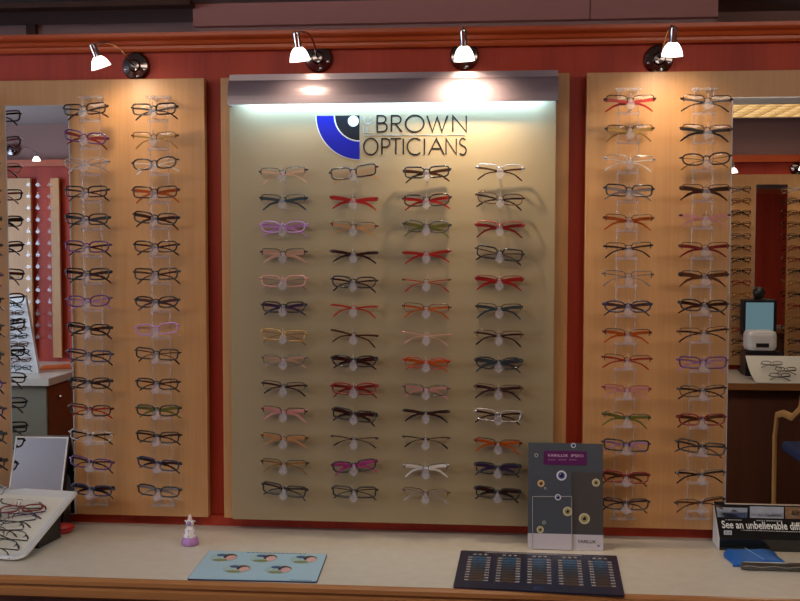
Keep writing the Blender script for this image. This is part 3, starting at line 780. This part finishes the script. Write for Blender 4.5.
for sx in (-1, 1):
    bm = bmesh.new(); sweep(bm, [Vector((sx*3*S, 0, 24.5*S)), Vector((sx*5*S, -.5*S, 25.6*S)), Vector((sx*6.2*S, 0, 24.6*S))], [.7*S, .6*S, .2*S], seg=6); finish('ribbon_end', bm, LACE, fg, True)
    bm = bmesh.new(); sweep(bm, [Vector((sx*4*S, .3*S, 24*S)), Vector((sx*9*S, 1*S, 22.5*S)), Vector((sx*13*S, 1.5*S, 20.4*S))], .28*S, seg=5); finish('thin_stalk', bm, BLACK, fg)

# black wedge box
bl = pz(719.2, 550.3, ZC); 
bx = thing('wedge_box', 'black wedge display box with photographs and white slogan on its sloping top', 'display box', (bl.x, bl.y, ZC))
zf = py(719.4, 538.6, bl.y).z-ZC
D = ray(713.0, 506.5); 
dep = .078
tb = py(714.5, 501.5, bl.y+dep)
zr = tb.z-ZC
W = .30
rot = math.radians(3)
def bp(x, y, z): return Vector((x*math.cos(rot)+y*math.sin(rot)*0, y+x*math.sin(-rot)*0, z))
bm = bmesh.new()
sec = [(0, .0006), (0, zf), (dep, zr), (dep, .0006)]
prism(bm, [Vector((0.0006, y, z)) for y, z in sec], (W, 0, 0)); finish('box_body', bm, BLACKGLOSS, bx)
bm = bmesh.new(); prism(bm, [Vector((-.0006, y, z)) for y, z in sec], (.001, 0, 0)); finish('white_end', bm, WHITE, bx)
sl = Vector((0, dep, zr-zf)).normalized(); SN = Vector((1, 0, 0)).cross(sl)
def on_slope(u, v, off=.0004):
    o = bx.location+Vector((0, 0, zf))+SN*off; d = ray(u, v); t = (o-CAM).dot(SN)/d.dot(SN); return CAM+d*t-bx.location
def slope_quad(name, us, mats, off=.0003):
    bm = bmesh.new()
    for q, mi in us: prism(bm, [on_slope(*p_, off) for p_ in q], SN*.0002, mi)
    return finish(name, bm, mats, bx)
SKYP = solid('photo_pale_sky', (.34, .38, .46), .25, var=.2, scale=30); SEA = solid('photo_sea', (.10, .13, .24), .25, var=.3, scale=60); CITY = solid('photo_skyline', (.05, .06, .12), .25); FUR = solid('photo_brown', (.22, .13, .07), .3, var=.5, scale=90); FURP = solid('photo_cream', (.50, .40, .30), .3, var=.3, scale=90)
slope_quad('printed_photo', [([(717.5, 517.0), (747.0, 517.6), (747.5, 508.0), (716.2, 507.2)], 0), ([(717.5, 517.2), (747.0, 517.8), (747.2, 512.4), (717, 511.8)], 1), ([(730, 511.6), (734, 509.4), (738, 511.8)], 2)], [SKYP, SEA, CITY])
sky = [([(750.0, 517.8), (783.5, 518.6), (783.8, 507.0), (749.8, 506.2)], 0)]
random.seed(3)
for i in range(15):
    u0 = 750+33*i/15; h = random.uniform(1.5, 4.5)
    sky.append(([(u0, 516.9), (u0+1.9, 517.0), (u0+1.6, 516.9-h), (u0+.4, 516.9-h)], 1))
slope_quad('printed_photo', sky, [SKYP, CITY], .0005)
slope_quad('printed_photo', [([(785.5, 518.6), (806, 519.2), (806, 507.4), (785, 506.8)], 0), ([(790, 516), (798, 517), (800, 511), (793, 510)], 1)], [FUR, FURP], .0005)
TW = solid('white_print', (.72, .74, .72), .4); TG = solid('grey_print', (.36, .37, .38), .4)
def slope_text(body, u0, v0, u1, v1, h, mat, name, off=0.0):
    a = on_slope(u0, v0, .0006); b = on_slope(u1, v1, .0006)
    return text_mesh(body, (b-a).length, mat, bx, name, a, (1, 0, 0), sl, offset=off, height=h)
hh = (on_slope(722, 521.5)-on_slope(722, 529.2)).length
slope_text('See an unbelievable difference', 722.3, 528.3, 824, 530.5, hh, TW, 'slogan_lettering', .018)
def dashes(name, u0, v0, u1, v1, n, hpx, mat):
    bm = bmesh.new()
    for i in range(n):
        ua = u0+(u1-u0)*i/n; ub = ua+(u1-u0)/n*random.uniform(.55, .9); va = v0+(v1-v0)*i/n
        prism(bm, [on_slope(ua, va, .0004), on_slope(ub, va, .0004), on_slope(ub, va-hpx, .0004), on_slope(ua, va-hpx, .0004)], SN*.0002)
    return finish(name, bm, mat, bx)
dashes('caption_print', 725.5, 520.2, 742.5, 520.6, 7, .9, TG); dashes('caption_print', 756.5, 521.0, 783, 521.6, 11, .9, TG); dashes('subline_print', 741, 530.6, 806, 532.6, 26, .9, TG)
slope_quad('small_label', [([(724.0, 534.6), (731.8, 534.8), (731.8, 530.6), (723.8, 530.4)], 0), ([(725, 533.8), (727.6, 533.9), (727.6, 531.6), (725, 531.5)], 1), ([(728.6, 533.8), (731, 533.9), (731, 531.7), (728.6, 531.6)], 1)], [solid('label_pale_blue', (.50, .58, .62), .4), solid('label_blue', (.16, .24, .32), .4)])

# blue packet and dark case in front of the box
k0 = pz(733, 567.2, ZC); k1 = pz(788, 568.5, ZC)
pk = thing('cleaning_cloth_packet', 'bright blue soft packet lying against the black wedge box', 'packet', (k0.x, k0.y, ZC))
BLUEC = solid('bright_blue_cloth', (.004, .10, .40), .5, var=.15, scale=40)
wx = (k1.x-k0.x); dy = .115
bm = bmesh.new(); nx, ny = 18, 10; top = []; bot = []
for j in range(ny+1):
    rt, rb = [], []
    for i in range(nx+1):
        a, b = i/nx, j/ny; 
        edge = min(1, min(a, 1-a, b, 1-b)*6); 
        zt_ = .004+(.010+.007*b)*edge**.4+.0008*math.sin(9*a+3*b)+.0007*math.sin(17*a-5*b)
        xx = wx*a+.004*math.sin(7*b)-.012*b*0; yy = dy*b+.003*math.sin(11*a)
        rt.append(bm.verts.new((xx, yy, zt_))); rb.append(bm.verts.new((xx, yy, .0008)))
    top.append(rt); bot.append(rb)
for j in range(ny):
    for i in range(nx):
        bm.faces.new((top[j][i], top[j][i+1], top[j+1][i+1], top[j+1][i])); bm.faces.new((bot[j][i], bot[j+1][i], bot[j+1][i+1], bot[j][i+1]))
for j in range(ny):
    for i in (0, nx): bm.faces.new((top[j][i], top[j+1][i], bot[j+1][i], bot[j][i]))
for i in range(nx):
    for j in (0, ny): bm.faces.new((top[j][i], top[j][i+1], bot[j][i+1], bot[j][i]))
finish('packet_body', bm, BLUEC, pk, True)
bm = bmesh.new(); sweep(bm, [Vector((wx*.40, dy*.90, .0205)), Vector((wx*.50, dy*.5, .0190)), Vector((wx*.60, dy*.16, .0165))], .0006, seg=4); finish('white_crease', bm, solid('pale_blue_line', (.30, .50, .70), .5), pk)
k0 = pz(741, 570.6, ZC); k2 = pz(806, 572.5, ZC)
cs = thing('spectacle_case', 'flat dark grey spectacle case lying in front of the blue packet', 'case', (k0.x, k0.y, ZC))
CASE = solid('dark_olive_grey_case', (.055, .052, .045), .22, coat=.4, var=.2)
ln = k2.x-k0.x; dyc = k0.y
bm = bmesh.new(); add_box(bm, (0, -.002, .0008), (ln, .012, .022), .0055)
finish('case_shell', bm, CASE, cs, True)
bm = bmesh.new(); sweep(bm, [Vector((.004+(ln-.008)*i/12, -.0025, .0120+.0015*math.sin(i*1.3))) for i in range(13)], .0009, seg=5); finish('case_seam', bm, solid('case_seam_grey', (.34, .33, .30), .25), cs)

# raised tray with spectacles
P0 = pz(21, 561, ZC+.004)                  # front corner on the counter
best = None
for k in range(1, 400):                      # rear corner above the same x line
    y = P0.y+.001*k; d = ray(76.5, 494.5); t = (P0.x-CAM.x)/d.x
Pr = py(76.5, 494.5, -.125)
tr = thing('display_tray', 'pale tilted tray of spectacles with its rear edge raised beside the mirror', 'tray', (P0.x, P0.y, ZC))
rear = Pr-tr.location; TW_ = .40; rear.x = 0; tr.rotation_euler.z = -math.atan2(Pr.x-tr.location.x, Pr.y-tr.location.y); rear.y = math.hypot(Pr.x-tr.location.x, Pr.y-tr.location.y)
along = Vector((0, rear.y, rear.z)).normalized(); TL = Vector((0, rear.y, rear.z)).length
TN = Vector((-1, 0, 0)).cross(along); TN = TN if TN.z > 0 else -TN
TRM = Matrix.Rotation(tr.rotation_euler.z, 3, 'Z'); TNW = TRM @ TN
def tp(x, s, h=0.0):                         # x to the left of the corner, s up the slope
    return Vector((-x, 0, .0065))+along*s+TN*h
def rounded(x0, x1, s0, s1, r, n=6):
    out = []
    for cx, cs_, a0, q in ((x0, s0, 180, r), (x1, s0, 270, r), (x1, s1, 0, r*.25), (x0, s1, 90, r*.25)):
        cx += q if cx == x0 else -q; cs_ += q if cs_ == s0 else -q
        for i in range(n+1):
            a = math.radians(a0+90*i/n); out.append((cx+q*math.cos(a), cs_+q*math.sin(a)))
    return out
bm = bmesh.new()
o_ = rounded(-.006, TW_, 0, TL, .03); i_ = rounded(.014, TW_-.03, .02, TL-.03, .02)
prism(bm, [tp(x, s, -.002) for x, s in o_], TN*.003)
finish('tray_sheet', bm, TRAYM, tr)
bm = bmesh.new(); n = len(o_)
A = [bm.verts.new(tp(x, s, .0012)) for x, s in o_]; B = [bm.verts.new(tp(x, s, .006)) for x, s in rounded(-.002, TW_-.004, .004, TL-.004, .028)]; C_ = [bm.verts.new(tp(x, s, .0014)) for x, s in i_]
for i in range(n):
    j = (i+1) % n; bm.faces.new((A[i], A[j], B[j], B[i])); bm.faces.new((B[i], B[j], C_[j], C_[i]))
finish('tray_rim', bm, solid('tray_rim_grey', (.58, .59, .60), .3), tr, True)
bm = bmesh.new()
sup_y = rear.y*.80; sup_z = .0045+rear.z*.80*.94
prism(bm, [Vector((-.022, rear.y*.42, .0008)), Vector((-.022, rear.y*.82, .0008)), Vector((-.022, rear.y*.82, (rear.z)*.82-.010)), Vector((-.022, rear.y*.42, rear.z*.42-.010))], (-.28, 0, 0))
finish('black_stand', bm, BLACK, tr)
pitch_t = math.atan2(rear.z, rear.y)
random.seed(11)
for i, (u, v, rim, arm, sty, lab) in enumerate(((-4, 541, 'black', 'black', 'H', 'black half-rim glasses, frontmost pair on the pale tray'), (6, 532, 'dkbrown', 'gun', 'H', 'dark brown half-rim glasses, second pair up the pale tray'), (0, 523.5, 'black', 'gun', 'H', 'black glasses with gunmetal arms, third pair up the pale tray'), (11, 515.5, 'gun', 'black', 'H', 'gunmetal half-rim glasses, fourth pair up the pale tray'), (21, 508, 'dkred', 'purple', 'F', 'dark red glasses with purple arms, fifth up the pale tray'), (19, 501.5, 'grey', 'gun', 'N', 'grey rimless glasses by the rear edge of the pale tray'), (-34, 538, 'black', 'dkbrown', 'F', 'black glasses with dark brown arms, front of the pale tray'), (-22, 512, 'black', 'black', 'F', 'black full-rim glasses beyond the middle of the pale tray'))):
    o = tr.location+TNW*.026; o.z += .0045; d = ray(u, v); t = (o-CAM).dot(TNW)/d.dot(TNW); P = CAM+d*t
    r = spectacles(rim, arm, sty, 't', 0, 'soft', lab, 'glasses laid on the pale tray', P)
    # lens fronts face up along the tray normal
    r.rotation_euler = (TRM @ Matrix.Rotation(pitch_t, 3, 'X') @ Matrix.Rotation(-PI/2, 3, 'X') @ Matrix.Rotation(math.radians(random.uniform(-14, 14)), 3, 'Y')).to_euler()

# tilted counter mirror behind the tray
mb = [py(62.5, 497, -.20), py(7.5, 497, -.20)]
cm = thing('counter_mirror', 'tilted white-edged counter mirror with black back standing behind the pale tray', 'mirror', (py(61, 500, -.15).x, -.15, ZC))
TM = math.radians(19)
mu = Vector((0, math.sin(TM), math.cos(TM))); mn = Vector((0, -math.cos(TM), math.sin(TM)))
def on_m(u, v):
    o = cm.location+Vector((0, 0, .001)); d = ray(u, v); t = (o-CAM).dot(mn)/d.dot(mn); return CAM+d*t-cm.location
tl, trr = on_m(16, 438), on_m(69.5, 437.5)
x1 = (trr.x+on_m(61, 497).x)/2; x0 = (tl.x+on_m(8, 497).x)/2; hm = trr.dot(mu)
def mq(x, s, h): return Vector((x, 0, .001))+mu*s+mn*h
bm = bmesh.new(); prism(bm, [mq(x0+.004, .004, 0), mq(x1-.004, .004, 0), mq(x1-.004, hm-.004, 0), mq(x0+.004, hm-.004, 0)], mn*.0012); finish('mirror_glass', bm, MIRROR, cm)
bm = bmesh.new()
for a, b, c_, d_ in ((x0, x0+.004, 0, hm), (x1-.004, x1, 0, hm), (x0+.004, x1-.004, 0, .004), (x0+.004, x1-.004, hm-.004, hm)):
    prism(bm, [mq(a, c_, 0), mq(b, c_, 0), mq(b, d_, 0), mq(a, d_, 0)], mn*.003)
finish('white_bezel', bm, WHITE, cm)
bm = bmesh.new(); prism(bm, [mq(x0+.001, .002, -.0004), mq(x1-.001, .002, -.0004), mq(x1-.001, hm-.001, -.0004), mq(x0+.001, hm-.001, -.0004)], mn*-.014)
prism(bm, [Vector((x1-.02, .022, .0008)), Vector((x1-.02, .085, .0008)), Vector((x1-.02, .088, .14)), Vector((x1-.02, .072, .16))], (.024, 0, 0)); finish('black_back', bm, BLACK, cm)
# red case poking out beneath the tray
rp = pz(63, 536.5, ZC)
rc = thing('red_case', 'small red rounded case poking out from under the pale tray', 'case', (rp.x, rp.y+.012, ZC))
RED = solid('red_plastic', (.55, .020, .022), .4)
bm = bmesh.new(); bmesh.ops.create_uvsphere(bm, u_segments=20, v_segments=12, radius=1, matrix=Matrix.Translation((-.012, .012, .0165))@Matrix.Rotation(math.radians(35), 4, 'Z')@Matrix.Diagonal((.034, .016, .0158, 1))); finish('case_body', bm, RED, rc, True)
bm = bmesh.new(); sweep(bm, [Vector((-.012, .012, .0165))+Matrix.Rotation(math.radians(35), 3, 'Z')@Vector((.0345*math.cos(a), .0165*math.sin(a), 0)) for a in [2*PI*i/24 for i in range(24)]], .0012, closed=True, seg=5, up=Vector((0, 0, 1))); finish('seam', bm, solid('dark_red_seam', (.2, .01, .01), .5), rc)

# ------------------------------------------------------------------ opposite side of the room, seen in the mirrors
struct(box('wall_back', (XL, OPP-.1, 0), (XR, OPP, 2.165), CHERRY))
struct(box('wall_back_upper', (XL, OPP-.1, 2.165), (XR, OPP-.02, CZ), solid('dim_mauve_paint', (.34, .20, .18), .85, var=.03, scale=3)))
struct(box('trim_6', (XL, OPP-.02, 2.15), (XR, OPP+.055, 2.196), CORN))
def mx(u, yv=4.0): return mv(u, 300, yv).x
def opp_panel(label, u0, u1):
    a, b = sorted((mx(u0), mx(u1)))
    p = thing('display_board', label, 'panel', ((a+b)/2, OPP, ZB)); bm = bmesh.new(); add_box(bm, (-(b-a)/2, .0205, 0), ((b-a)/2, .045, ZP-ZB), .0015); finish('veneer_sheet', bm, BEECH, p)
    box('batten', (-.02, .0005, .02), (.02, .02, ZP-ZB-.02), DARKWOOD, p)
opp_panel('beech panel on the far wall, reflected beside the screen', 690, 830)
opp_panel('beech panel on the far wall, reflected above the orange papers', -60, 35.5)
opp_panel('narrow beech panel on the far wall, reflected next to empty pegs', 55, 63.5)
a0, a1 = mx(752), mx(783); zt_ = mv(760, 184.5, 3.95).z
om = thing('wall_mirror', 'narrow mirror on the far wall, reflected behind the computer screen', 'mirror', ((a0+a1)/2, OPP+.0455, ZB)); h_ = abs(a1-a0)/2
box('mirror_glass', (-h_, 0, 0), (h_, .005, zt_-ZB), MIRROR, om); box('polished_edge', (-h_-.003, 0, 0), (-h_-.0002, .005, zt_-ZB), GLASSEDGE, om)
oc = thing('counter', 'beige counter with dark cupboard front on the far side, reflected under the screen', 'counter', (0, OPP, 0))
fy = 4.0-3.30
box('countertop', (mx(690), .0005, ZC-.04), (XR-.2, fy, ZC), COUNTER, oc); box('edge_moulding', (mx(690), fy, ZC-.04), (XR-.2, fy+.012, ZC-.001), EDGE, oc); box('cupboard_front', (mx(690), .0005, .001), (XR-.2, fy-.05, ZC-.041), DARKWOOD, oc)
# peninsula unit in the other mirror
yp = 4.0-3.12; xpe = mv(46, 384, 3.12).x
pu = thing('peninsula_unit', 'beige topped cupboard unit on the far side, reflected under the orange papers', 'cupboard', (xpe, OPP, 0))
box('worktop', (-1.2, .0005, ZC-.045), (.03, yp+.03, ZC), COUNTER, pu)
SAGE = solid('sage_grey_panel', (.20, .18, .12), .6)
box('end_panel', (-1.2, yp-.02, 0), (0, yp, ZC-.046), SAGE, pu)
dr = box('drawer_front', (-.005, .05, .05), (.004, yp-.03, ZC-.06), wood('unit_brown_wood', (.16, .05, .018), (.24, .08, .03), .4, 5, .6), pu)
bm = bmesh.new(); lathe(bm, [(.006, .0045), (.012, .014), (.015, .022), (.010, .030)], (0, yp-.16, ZC-.14), (1, 0, 0), 16); finish('knob', bm, CHROME, dr, True)
box('plinth', (-1.19, .01, .001), (-.006, yp-.021, ZC-.047), DARKWOOD, pu)
op = mv(54, 374.5, 3.6)
ORG = solid('orange_paper', (.72, .16, .03), .6)
a = [mv(38, 377, 3.5), mv(72, 376.5, 3.6), mv(70, 371, 3.85), mv(44, 372.5, 3.75)]
a = [mv(u, v, 1) for u, v in ()] or [Vector((p.x, p.y, ZC)) for p in a]
papers = thing('orange_papers', 'loose orange papers lying on the far counter, reflected in the mirror', 'papers', (a[0].x, a[0].y, ZC))
bm = bmesh.new(); prism(bm, [local(papers, p)+Vector((0, 0, .0006)) for p in a], (0, 0, .002)); prism(bm, [local(papers, p)*.8+Vector((.01, -.02, .003)) for p in a], (0, 0, .0012)); finish('paper_sheets', bm, ORG, papers)
# white sloping stand of dark frames on the peninsula
w0 = mv(10, 392, 3.35); w1 = mv(39, 392, 3.35)
ws = thing('sloping_frame_stand', 'white sloping stand of dark frames on the far counter, reflected in the mirror', 'stand', (w1.x, w1.y, ZC))
ww = w1.x-w0.x
bm = bmesh.new(); prism(bm, [Vector((0, 0, .001)), Vector((-ww-.15, 0, .001)), Vector((-ww-.10, -.06, .50)), Vector((-.11, -.06, .50))], (0, -.03, 0)); finish('white_board', bm, WHITE, ws)
def mini_mesh(style='full'):
    key = ('mini', style)
    if key in CACHE: return CACHE[key]
    bm = bmesh.new()
    for s in (-1, 1): 
        sweep(bm, outline('soft', sgn=s, n=16)[:-1], .0022, closed=True, seg=4)
    sweep(bm, [Vector((x*.007, 0, .006)) for x in (-1, 0, 1)], .0018, seg=4)
    for s in (-1, 1): sweep(bm, [Vector((s*.065, .013, .006)), Vector((s*.03, .017+.003*s, .0035)), Vector((-s*.026, .018+.003*s, -.0055)), Vector((-s*.06, .02+.003*s, -.026))], .0012, .003, seg=4)
    me = bpy.data.meshes.new('spectacles'); bmesh.ops.recalc_face_normals(bm, faces=bm.faces); bm.to_mesh(me); bm.free(); me.materials.append(BLACK); CACHE[key] = me; return me
def mini(p, rim, rz, label, group, rx=0):
    o = bpy.data.objects.new('spectacles', mini_mesh()); COL.objects.link(o); o.location = p; o.rotation_euler = (rx, 0, rz)
    o.material_slots[0].link = 'OBJECT'; o.material_slots[0].material = SM[rim]; tag(o, label, 'glasses', group)
keys = ['black', 'dkbrown', 'gun', 'brown', 'grey', 'black', 'dkred', 'silver', 'navy', 'gold']
for i in range(9):
    for j in range(2):
        s = i/9; mini(ws.location+Vector((-.10-.13*j-.09*s, .022-.06*s, .04+.05*i)), keys[(i*3+j) % 6], PI+random.uniform(-.2, .2), 'dark glasses on the white sloping stand reflected in the mirror', 'frames on the white sloping stand', -.12)
for u in (741.5, 798):
    for i in range(15):
        q = mv(u, 189+11.7*i, 3.87)
        mini(Vector((q.x, q.y, q.z)), random.choice(keys), PI+random.uniform(-.1, .1), 'glasses on the far beech panel, reflected around the screen', 'reflected glasses around the screen')
for u in (29, 38.5, 50.5):
    for i in range(14):
        q = mv(u, 183+11.7*i, 3.9)
        o = bpy.data.objects.new('nose_peg', CACHE.get('pegm') or rest_mesh(.0998)); CACHE['pegm'] = o.data; COL.objects.link(o); o.location = (q.x, q.y, q.z); o.rotation_euler = (0, 0, PI); o.scale = (1.3, 1, 1.0); o.material_slots[0].link = 'OBJECT'; o.material_slots[0].material = ACRYLROD
        tag(o, 'empty clear nose peg on the far wall, reflected above the orange papers', 'glasses peg', 'reflected empty pegs')
# screen, printer, tray, chair before the opposite counter
ms = mv(759, 345, 3.86)
mo = thing('computer_monitor', 'dark framed computer screen on the far counter, reflected in the mirror', 'monitor', (ms.x, ms.y, ZC))
sc_ = mv(759, 317, 3.86).z-ZC; hw = abs(mv(774, 317, 3.86).x-mv(745, 317, 3.86).x)/2; hh_ = (mv(759, 302, 3.86).z-mv(759, 331, 3.86).z)/2
box('monitor_casing', (-hw-.02, -.06, sc_-hh_-.025), (hw+.02, 0, sc_+hh_+.02), BLACK, mo, .01)
box('screen', (-hw+.004, .0005, sc_-hh_), (hw-.004, .002, sc_+hh_), glow('lit_screen', (.13, .22, .25), .8), mo)
box('neck', (-.03, -.05, .02), (.03, -.02, sc_-hh_-.026), BLACK, mo); bm = bmesh.new(); lathe(bm, [(.12, .0008), (.12, .012), (.04, .02)], (0, -.03, 0), seg=28); finish('foot', bm, BLACK, mo, True)
bm = bmesh.new(); bmesh.ops.create_uvsphere(bm, u_segments=16, v_segments=10, radius=.04, matrix=Matrix.Translation((.0, -.03, sc_+hh_+.062))); finish('webcam', bm, BLACK, mo, True)
kp = mv(764, 352, 3.62)
pr_ = thing('card_printer', 'pale rounded desk machine below the screen on the far counter', 'printer', (kp.x, kp.y, ZC))
kz = mv(764, 352, 3.62).z-ZC; kt = mv(764, 331, 3.62).z-ZC; box('dark_base', (-.11, -.15, .001), (.11, -.01, kz), BLACK, pr_, .004); box('machine_body', (-.10, -.15, kz+.0005), (.085, 0, kt), WHITE, pr_, .03); box('dark_slot', (-.05, .0006, kz+.03), (.03, .003, kz+.055), BLACK, pr_)
tq = mv(788, 378, 3.27)
ot = thing('display_tray', 'curved pale tray with glasses on the far counter, reflected in the mirror', 'tray', (tq.x, tq.y, ZC))
bm = bmesh.new(); pts = []
for i in range(13):
    s = i/12; pts.append((-.02-.30*s, .006+.13*s**2.2))
prism(bm, [Vector((-.17, y, z)) for y, z in pts]+[Vector((-.17, y, z-.004)) for y, z in pts[::-1]], (.34, 0, 0)); finish('curved_sheet', bm, TRAYM, ot)
box('support', (-.1, -.31, .0008), (.1, -.25, .055), BLACK, ot)
for i, (x, y) in enumerate(((-.02, -.09), (.03, -.15), (-.04, -.20))):
    mini(ot.location+Vector((x, y, .045+.03*i)), ('black', 'dkbrown', 'gun')[i], PI+.1*i, ('black', 'dark brown', 'gunmetal')[i]+' glasses on the curved tray reflected in the mirror', 'glasses on the reflected tray', -.9)
# chair
cp = mv(800, 470, 2.75)
chh = thing('armchair', 'bent beechwood armchair with dark blue back, reflected in the mirror', 'chair', (cp.x+.21, cp.y, 0))
CW = solid('chair_beech', (.60, .33, .11), .4); CB = solid('chair_blue_fabric', (.022, .035, .10), .9)
box('seat', (-.24, -.26, .42), (.24, .22, .48), CB, chh, .02); box('backrest', (-.22, .23, .55), (.22, .27, .98), CB, chh, .015)
zarm = mv(775, 392, 2.9).z
for s in (-1, 1):
    bm = bmesh.new(); sweep(bm, [Vector((s*.27, .25, .90)), Vector((s*.27, .18, .73)), Vector((s*.27, .05, .665)), Vector((s*.27, -.12, .66)), Vector((s*.27, -.24, .63)), Vector((s*.27, -.28, .50)), Vector((s*.27, -.27, .0006))], .013, .022, seg=6, up=Vector((1, 0, 0))); finish('arm_and_front_leg', bm, CW, chh, True)
    bm = bmesh.new(); sweep(bm, [Vector((s*.245, .28, .98)), Vector((s*.245, .25, .5)), Vector((s*.245, .30, .0006))], .014, seg=6, up=Vector((1, 0, 0))); finish('rear_leg', bm, CW, chh, True)
# spotlights on the opposite header
for lab, (du, dv), (tu, tv), (bu, bv) in (('chrome spotlight with lit shade on the far wall, reflected above orange papers', (12, 150), (36, 152), (36.5, 161)), ('chrome spotlight with dark mount on the far wall, reflected above the screen', (796, 169), (803, 160), (803, 170)), ('lit spotlight on the far wall, reflected at the mirror edge above the screen', (720, 168), (733, 163), (733.5, 173))):
    d = mv(du, dv, 3.998); t_ = mv(tu, tv, 3.72); b_ = mv(bu, bv, 3.72)
    spot_lamp(lab, Vector((d.x, OPP+.0005, d.z)), t_, b_, (t_+d)/2+Vector((0, .08, .07)), 0, 2, flip=-1)
# ------------------------------------------------------------------ world, room light, view
wd = bpy.data.worlds.new('World'); scene.world = wd; wd.use_nodes = True
wd.node_tree.nodes['Background'].inputs[0].default_value = (.5, .42, .38, 1)
wd.node_tree.nodes['Background'].inputs[1].default_value = 0.02

def added_opal_light(x, y, lx, ly, label):  # added room lamp out of view; deep glowing sides brighten the upper bulkhead
    c = thing('ceiling_light', label, 'ceiling light', (x, y, CZ))
    box('opal_cover', (-lx/2, -ly/2, -.115), (lx/2, ly/2, -.013), OPAL, c, .012)
    box('ceiling_plate', (-lx/2-.02, -ly/2-.02, -.012), (lx/2+.02, ly/2+.02, -.0005), WHITE, c)
def ceiling_light(x, y, lx, ly, power, label):
    c = thing('ceiling_light', label, 'ceiling light', (x, y, CZ))
    box('diffuser', (-lx/2, -ly/2, -.006), (lx/2, ly/2, -.002), DIFF, c)
    bm = bmesh.new()
    n = int(lx/.10)
    for i in range(n+1):
        xx = -lx/2+lx*i/n; add_box(bm, (xx-.003, -ly/2, -.034), (xx+.003, ly/2, -.008))
    m = int(ly/.10)
    for i in range(m+1):
        yy = -ly/2+ly*i/m; add_box(bm, (-lx/2, yy-.003, -.034), (lx/2, yy+.003, -.008))
    finish('louvre', bm, LOUVRE, c)
    bm = bmesh.new()
    for lo, hi in (((-lx/2-.03, -ly/2-.03, -.036), (lx/2+.03, -ly/2-.004, -.0005)), ((-lx/2-.03, ly/2+.004, -.036), (lx/2+.03, ly/2+.03, -.0005)), ((-lx/2-.03, -ly/2-.004, -.036), (-lx/2-.004, ly/2+.004, -.0005)), ((lx/2+.004, -ly/2-.004, -.036), (lx/2+.03, ly/2+.004, -.0005))):
        add_box(bm, lo, hi)
    finish('light_frame', bm, WHITE, c)
pm = mv(775, 110, 3.45)
ceiling_light(pm.x+.12, pm.y, .9, .6, 8, 'louvred ceiling light reflected in the mirror above the screen')
added_opal_light(-1.1, -1.8, 1.3, .6, 'added unseen opal ceiling light over the floor before the mirror with orange papers')
added_opal_light(1.1, -1.8, 1.3, .6, 'added unseen opal ceiling light over the floor before the black wedge box')
wl = bpy.data.lights.new('window_daylight', 'AREA'); wl.shape = 'RECTANGLE'; wl.size = 1.8; wl.size_y = 1.2; wl.energy = 13; wl.color = (.62, .78, 1.0)
wo = bpy.data.objects.new('window_daylight', wl); COL.objects.link(wo); wo.location = (XL+.02, -2.4, 1.6); wo.rotation_euler = (0, -PI/2, 0)

scene.view_settings.view_transform = 'Standard'; scene.view_settings.look = 'None'
scene.view_settings.exposure = 0.20; scene.view_settings.gamma = 1.0
scene.view_settings.use_curve_mapping = False
scene.cycles.transparent_max_bounces = 24
scene.cycles.max_bounces = 12
scene.cycles.caustics_reflective = False; scene.cycles.caustics_refractive = False
